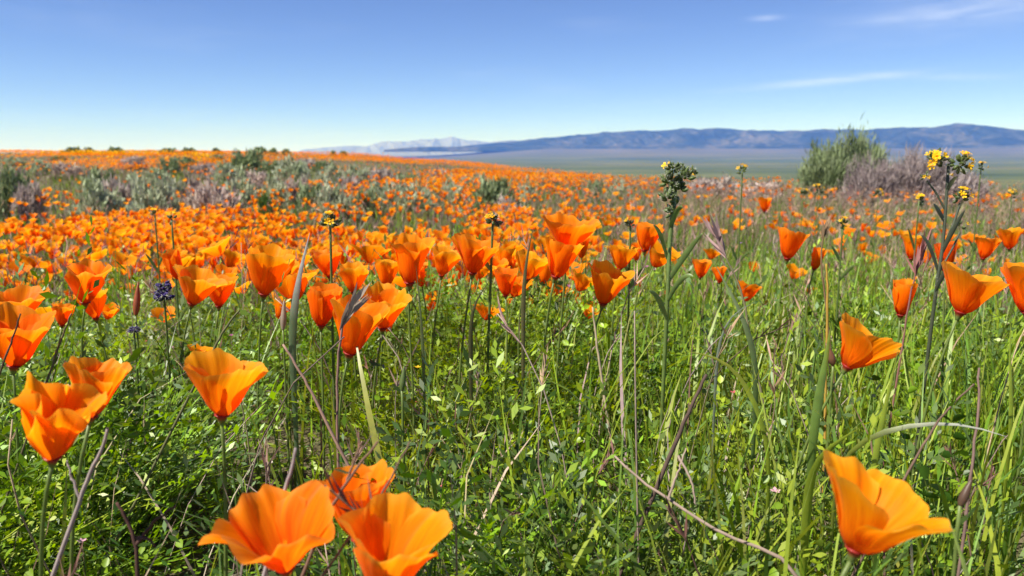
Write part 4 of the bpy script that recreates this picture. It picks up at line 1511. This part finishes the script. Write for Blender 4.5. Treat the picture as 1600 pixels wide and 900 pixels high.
lone_stalk('dry_stalk', 'thin dark stalk rising behind the poppy at the bottom edge', 'dry stalk', [(560, 815, .430), (590, 780, .430), (612, 745, .430), (640, 690, .430)], .0008, (.17, .11, .08), None)
lone_stalk('dry_stalk', 'grey dry stem standing left of the wide open lowest poppy', 'dry stalk', [(440, 790, .43), (450, 750, .43), (462, 700, .43)], .0013, (.34, .28, .27), None)
lone_stalk('dry_stalk', 'branched greyish dry stem below the crumpled left poppy', 'dry stalk', [(118, 800, .50), (138, 745, .50), (160, 700, .50), (168, 668, .50)], .0016, (.33, .27, .25), None, [[(125, 780, .50), (112, 745, .50), (105, 720, .50)]])
lone_stalk('dry_stalk', 'dark dead stem with stubby twigs at lower left', 'dry stalk', [(215, 900, .50), (212, 850, .50), (196, 805, .50), (182, 785, .50)], .0016, (.09, .05, .04), None, [[(214, 850, .46), (240, 815, .455), (275, 790, .455)], [(214, 840, .46), (232, 842, .455), (244, 855, .455)]])
lone_stalk('dry_stalk', 'dark stem crossing the left edge poppy', 'dry stalk', [(8, 560, .62), (22, 520, .62), (32, 490, .62)], .0010, (.12, .08, .05), None)
lone_stalk('dry_stalk', 'dark diagonal stem between left edge poppy and lupine', 'dry stalk', [(82, 570, .70), (96, 530, .70), (112, 490, .70)], .0012, (.14, .12, .07), None)
lone_stalk('dry_stalk', 'olive diagonal stem right of the wide left poppy', 'dry stalk', [(332, 550, .72), (350, 515, .72), (374, 485, .72)], .0014, (.15, .15, .07), None)
lone_stalk('dry_twig', 'long fallen grey twig sloping down at lower centre right', 'twig', [(1285, 882, .53), (1180, 858, .545), (1100, 820, .56), (1040, 775, .575), (1005, 755, .585), (960, 712, .60)], .0015, (.33, .25, .20), None, [[(1045, 778, .57), (1060, 735, .575), (1072, 700, .58)], [(1060, 712, .58), (1080, 750, .57), (1088, 790, .565)]])
lone_stalk('dry_stalk', 'dark leaning stalk above the fallen grey twig', 'dry stalk', [(1056, 690, .64), (1075, 645, .64), (1104, 585, .64)], .0022, (.11, .075, .06), None)
lone_stalk('dry_stalk', 'dark dry stem right of the whitish-tipped leaf', 'dry stalk', [(1510, 800, .56), (1520, 720, .56), (1528, 640, .57), (1530, 575, .58)], .0013, (.2, .13, .11), None)
lone_stalk('dry_stalk', 'brown leaning stem left of the whitish-tipped leaf', 'dry stalk', [(1418, 740, .56), (1445, 690, .56), (1478, 640, .57), (1522, 600, .57)], .0011, (.17, .11, .08), None)
lone_stalk('dry_stalk', 'brown seed stalk beside the lone right middle poppy', 'dry stalk', [(1288, 460, 1.0), (1282, 405, 1.0), (1286, 372, 1.0), (1290, 358, 1.0)], .0014, (.2, .13, .07), ((1290, 356, 1.0), .03, 12, (.25, .17, .1)))
lone_stalk('dry_stalk', 'yellowed stalk left of the sideways right poppy', 'dry stalk', [(1292, 500, .82), (1293, 450, .82), (1291, 412, .82)], .0016, (.4, .25, .05), None)
lone_stalk('dry_stalk', 'reddish leaning seed stalk left of the right fiddleneck', 'dry stalk', [(1416, 500, .9), (1424, 450, .9), (1438, 400, .9)], .0014, (.22, .11, .09), ((1440, 396, .9), .05, 14, (.26, .12, .11)))
lone_stalk('dry_stalk', 'pale straw stalk standing between the centre poppies and the fiddleneck', 'dry stalk', [(938, 575, .86), (930, 520, .86), (926, 480, .86)], .0016, (.42, .34, .22), None)

# pods: slender pointed seed capsules standing in the green
def pod(label, px0, py0, px1, py1, d, r, col):
    a, b = at(px0, py0, d), at(px1, py1, d)
    G = ground_pt(a[0], a[1])
    o = empty('poppy_bud', G)
    tag(o, label, 'flower bud', 'pointed buds and pods in the grass')
    stem_between(o, G, [G, (G + a) / 2, a], .0014, .0012, STEM_C)
    pts = np.linspace(a, b, 8) - G
    V, T = tube(pts, r * np.array([.5, .9, 1, .95, .8, .6, .35, .05]), 7)
    link('bud', mesh_np('bud', V, T, np.broadcast_to(col, V.shape), None, True), M_LEAF, o)


pod('brown pointed bud left of the sideways right poppy', 1302, 570, 1290, 535, .72, .0038, (.22, .11, .06))
pod('dark brown hanging pod right of the lower right poppy', 1500, 790, 1520, 745, .46, .0027, (.11, .065, .04))
pod('red pointed bud between lupine and upright left poppy', 212, 492, 216, 440, .98, .0044, (.34, .10, .04))
pod('pale upright bud under the deep orange poppy', 442, 515, 444, 468, .88, .0034, (.36, .28, .2))
pod('green pointed bud in the grass of the centre', 628, 610, 632, 570, .72, .0030, (.12, .17, .05))


# ------------------------------------------------------------------ shrubs
def shrub_mesh(seed, n_br, per, tw_len, tw_w, up, flat, pal):
    """crown of fine twigs gathered on branch ends over a dome; unit size: radius 1, height 1"""
    rg = np.random.default_rng(seed)
    b = Bag()
    wood = Bag()
    lob = rg.uniform(0, 6.28, 4)
    for k in range(n_br):
        a = rg.uniform(0, 6.283)
        el_ = math.asin(rg.uniform(0.02, 1.0) ** flat)
        rad = rg.uniform(0.45, 1.0) * (0.80 + 0.14 * math.sin(2 * a + lob[0]) + 0.12 * math.sin(3 * a + lob[1]) + 0.10 * math.sin(5 * a + 3 * el_ + lob[2]))
        dirv = np.array([math.cos(a) * math.cos(el_), math.sin(a) * math.cos(el_), math.sin(el_)])
        end = dirv * rad
        end[2] = max(end[2], 0.04)
        tone = pal[rg.integers(0, len(pal))] * rg.uniform(0.7, 1.3)
        if k % 3 == 0:
            V, T = tube(bez(np.array([dirv[0] * .06, dirv[1] * .06, 0]), np.array([dirv[0] * .1, dirv[1] * .1, end[2] * .5]), end * .7 + [0, 0, .05], end, 5), np.linspace(.022, .007, 5), 3)
            wood.add(V, T, (0.16, 0.125, 0.10))
        n = per
        dv = unit(dirv * 0.7 + np.array([0, 0, up]) + rg.normal(0, 0.55, (n, 3)))
        st = end * rg.uniform(0.72, 1.0, (n, 1)) + rg.normal(0, 0.07, (n, 3))
        st[:, 2] = np.maximum(st[:, 2], 0.01)
        ln = tw_len * rg.uniform(0.5, 1.3, n)
        sd = unit(np.cross(dv, rg.normal(0, 1, (n, 3)))) * (tw_w * rg.uniform(.6, 1.4, n))[:, None]
        mid = st + dv * ln[:, None] * .5 + rg.normal(0, .012, (n, 3))
        tip = st + dv * ln[:, None]
        V = np.stack([st - sd * .6, st + sd * .6, mid - sd, mid + sd, tip], 1).reshape(-1, 3)
        T = (np.array([[0, 1, 3], [0, 3, 2], [2, 3, 4]])[None] + (np.arange(n) * 5)[:, None, None]).reshape(-1, 3)
        C = np.repeat(tone * rg.uniform(.8, 1.2, (n, 1)), 5, axis=0)
        b.add(V, T, C)
    return b.mesh('crown'), wood.mesh('branches')


SAGE = np.array([[0.35, 0.395, 0.25], [0.42, 0.455, 0.31], [0.28, 0.33, 0.185], [0.38, 0.40, 0.27]])
OLIV = np.array([[0.20, 0.25, 0.12], [0.25, 0.30, 0.16], [0.15, 0.20, 0.085]])
DEAD = np.array([[0.42, 0.355, 0.31], [0.50, 0.43, 0.37], [0.33, 0.27, 0.24]])
TANS = np.array([[0.44, 0.36, 0.29], [0.50, 0.40, 0.34], [0.36, 0.28, 0.24]])
BRIG = np.array([[0.09, 0.17, 0.035], [0.13, 0.21, 0.05]])
GBUSH = np.array([[0.20, 0.25, 0.12], [0.25, 0.30, 0.16], [0.15, 0.195, 0.085]])
SHR = {}
for key, pal, seeds, up, flat, tl in (('sage', SAGE, (1, 2, 3), .35, .8, .17), ('olive', OLIV, (4, 5), .45, .8, .17), ('dead', DEAD, (6, 7), .4, .75, .22),
                                      ('tan', TANS, (8, 9), .4, .7, .20), ('bright', BRIG, (10,), .5, .8, .16)):
    SHR[key] = [shrub_mesh(s * 17, 170, 36, tl, .027, up, flat, pal) for s in seeds]
SHR['bigbush'] = [shrub_mesh(301, 340, 64, .13, .0105, .6, .7, GBUSH)]
SHR['bigdead'] = [shrub_mesh(302, 260, 48, .20, .0085, .45, .75, DEAD * np.array([.74, .72, .78]))]
shr_n = 0


def shrub(label, px, r, wpx, ytop, kind, name='shrub', group='shrubs across the field', yk=1.0):
    """px = photo column of its middle, r metres away, top at photo row ytop"""
    global shr_n
    a = math.atan((px - 800) / FPX)
    x, y = r * math.sin(a), r * math.cos(a)
    z = float(ground_h(x, y)) - 0.02
    dd = (np.array([x, y, z]) - CAM) @ FWD
    half = wpx * dd / FPX / 2
    ptop = at(px, ytop, dd)
    hgt = max(0.12, ptop[2] - z)
    crown, br = SHR[kind][shr_n % len(SHR[kind])]
    shr_n += 1
    o = empty(name, (x, y, z), rng.uniform(0, 6.28))
    s = half / 0.95 * (1.12 if kind.startswith('big') else 1.26)
    hgt *= 1.10 if kind.startswith('big') else 1.08
    o.scale = (s, s * yk, hgt / 1.02)
    tag(o, label, 'shrub', group)
    link('crown', crown, M_SHRUB, o)
    link('branches', br, M_SHRUB, o)
    return o


shrub('large green broom-like bush on the skyline at right', 1335, 14.6, 112, 208, 'bigbush')
shrub('lower left shoulder bush growing against the large green bush', 1282, 14.2, 100, 226, 'bigbush')
shrub('bleached dead grey bush in front of the large green bush', 1362, 13.2, 92, 246, 'bigdead')
shrub('wide dead greyish bush right of the large green bush', 1432, 13.6, 118, 234, 'bigdead')
shrub('low dead grey scrub behind the tall right fiddleneck', 1500, 13.8, 90, 266, 'bigdead')
shrub('pale dry low shrub left of the large green bush', 1190, 14.5, 80, 284, 'tan')
shrub('pale dry low shrub on the skyline behind the green fiddleneck', 1105, 16.0, 70, 275, 'dead')
shrub('dark green shrub cut by the left frame edge', 22, 10.5, 72, 262, 'olive')
shrub('dead pale shrub beside the one on the left frame edge', 45, 10.2, 40, 284, 'dead')
shrub('pale sage shrub leftmost in the big shrub group', 155, 9.4, 84, 276, 'sage')
shrub('dark shrub peeking over the leftmost sage shrub', 162, 12.5, 58, 263, 'olive')
shrub('bleached twiggy shrub between two sage shrubs at left', 188, 9.8, 50, 281, 'dead')
shrub('tall sage shrub in the middle of the left group', 218, 10.0, 56, 270, 'sage')
shrub('dense dark sage shrub at the front of the left group', 242, 8.9, 74, 284, 'sage')
shrub('sage shrub at the right rear of the left group', 268, 10.6, 60, 274, 'sage')
shrub('tan dead shrub at the front between the shrub groups', 335, 8.8, 84, 291, 'tan')
shrub('pale pink-tan dead shrub behind the front tan one', 318, 10.2, 60, 282, 'tan')
shrub('grey-green shrub above the tan dead shrubs', 376, 10.4, 64, 276, 'sage')
shrub('small bright green shrub in front of the tan dead shrubs', 415, 8.7, 26, 299, 'bright')
shrub('grey shrub right of the small bright green one', 432, 10.6, 54, 277, 'sage')
shrub('tan dead shrub behind the grey centre-left shrub', 462, 11.0, 50, 280, 'tan')
shrub('dark round sage shrub in the left half of the centre pair', 488, 9.0, 60, 284, 'olive')
shrub('broad dark grey-green shrub at the centre-left front', 522, 8.7, 82, 287, 'sage')
shrub('dull green shrub right of the broad centre-left shrub', 572, 9.2, 44, 293, 'olive')
shrub('silvery sage shrub just left of the picture centre', 612, 10.2, 76, 281, 'sage')
shrub('grey shrub at the middle of the centre row', 655, 10.2, 60, 287, 'sage')
shrub('faded sage shrub right in the centre row', 705, 10.8, 70, 284, 'sage')
shrub('upright green shrub at the right end of the centre row', 772, 9.4, 80, 274, 'olive')
shrub('dead pale shrub at the foot of the upright green shrub', 795, 8.9, 46, 306, 'dead')
shrub('low grey shrub right of the upright green shrub', 822, 11.5, 44, 285, 'sage')
shrub('low olive shrub near the slope end right of centre', 925, 12.0, 34, 281, 'olive')
shrub('small sage shrub beyond the low olive shrub', 968, 14.0, 40, 282, 'sage')
shrub('green shrub standing highest on the slope left of centre', 388, 24.0, 58, 233, 'olive')
shrub('grey shrub below the highest slope shrub', 360, 18.0, 50, 252, 'sage')
shrub('green-grey round shrub on the slope below the ridge', 462, 18.0, 54, 246, 'sage')
shrub('olive shrub between the two slope shrubs', 428, 20.0, 44, 250, 'olive')
shrub('dark shrub on the slope above the centre row', 598, 16.0, 38, 261, 'dead')
shrub('grey shrub on the slope above the silvery centre shrub', 560, 17.0, 40, 259, 'sage')
shrub('faded shrub on the slope left of the dark one', 520, 19.0, 44, 256, 'sage')
shrub('small grey shrub on the upper slope at far left', 70, 26.0, 40, 249, 'sage')
shrub('dark low shrub above the left shrub group', 270, 24.0, 36, 246, 'olive')
shrub('faded tan shrub high on the left slope', 215, 30.0, 40, 244, 'tan')
shrub('tan shrub on the slope over the centre row', 690, 20.0, 40, 264, 'tan')
shrub('low green clump on the slope right of centre', 860, 18.0, 44, 276, 'olive')
MORE = [('grey', 30, 34, 36, 246, 'sage'), ('tan', 110, 22, 50, 255, 'tan'), ('olive', 300, 30, 34, 245, 'olive'), ('faded', 325, 22, 48, 256, 'dead'), ('grey', 250, 18, 46, 262, 'sage'),
        ('silvery', 495, 14, 50, 270, 'sage'), ('dead', 545, 13, 46, 274, 'dead'), ('olive', 640, 14, 44, 272, 'olive'), ('grey', 740, 15, 44, 272, 'sage'), ('tan', 400, 14, 56, 268, 'tan'),
        ('green', 100, 40, 26, 243, 'olive'), ('green', 345, 36, 30, 242, 'olive'), ('pale', 480, 30, 36, 247, 'dead'), ('dark', 505, 26, 30, 251, 'olive'), ('pale', 20, 15, 60, 270, 'tan')]
WHERE = {30: 'near the left frame edge, high up', 110: 'above the left shrub group', 300: 'far up between the shrub groups', 325: 'behind the tan dead shrubs', 250: 'directly behind the left shrub group',
         495: 'behind the dark round sage shrub', 545: 'behind the broad centre-left shrub', 640: 'behind the silvery centre shrub', 740: 'behind the upright green shrub', 400: 'behind the small bright green shrub',
         100: 'far up the left slope', 345: 'just left of the highest slope shrub', 480: 'right of the round slope shrub', 505: 'high right of the round slope shrub', 20: 'behind the left frame edge shrub'}
for wd, px, r, wp, yt, kd in MORE:
    shrub('%s shrub on the slope %s' % (wd, WHERE[px]), px, r, wp, yt, kd)
ORD = ['first', 'second', 'third', 'fourth', 'fifth', 'sixth', 'seventh', 'eighth', 'ninth', 'tenth', 'eleventh']
rank = -1
for px, r, wp, yt in sorted(((125, 56, 24, 232), (150, 58, 16, 233), (190, 57, 22, 232), (268, 56, 26, 234), (303, 57, 20, 233), (345, 55, 16, 234), (412, 55, 24, 232), (432, 52, 16, 234), (524, 50, 10, 238), (540, 49, 10, 238), (452, 54, 14, 235))):
    rank += 1
    shrub('tiny dark shrub on the left ridge line, %s from the left' % ORD[rank], px, r, wp * 1.15, yt - 3, 'olive', group='tiny shrubs along the ridge line')
print('triangles', field.tris(), gold.tris(), cover.tris(), grass.tris(), dry.tris(), tiny.tris())
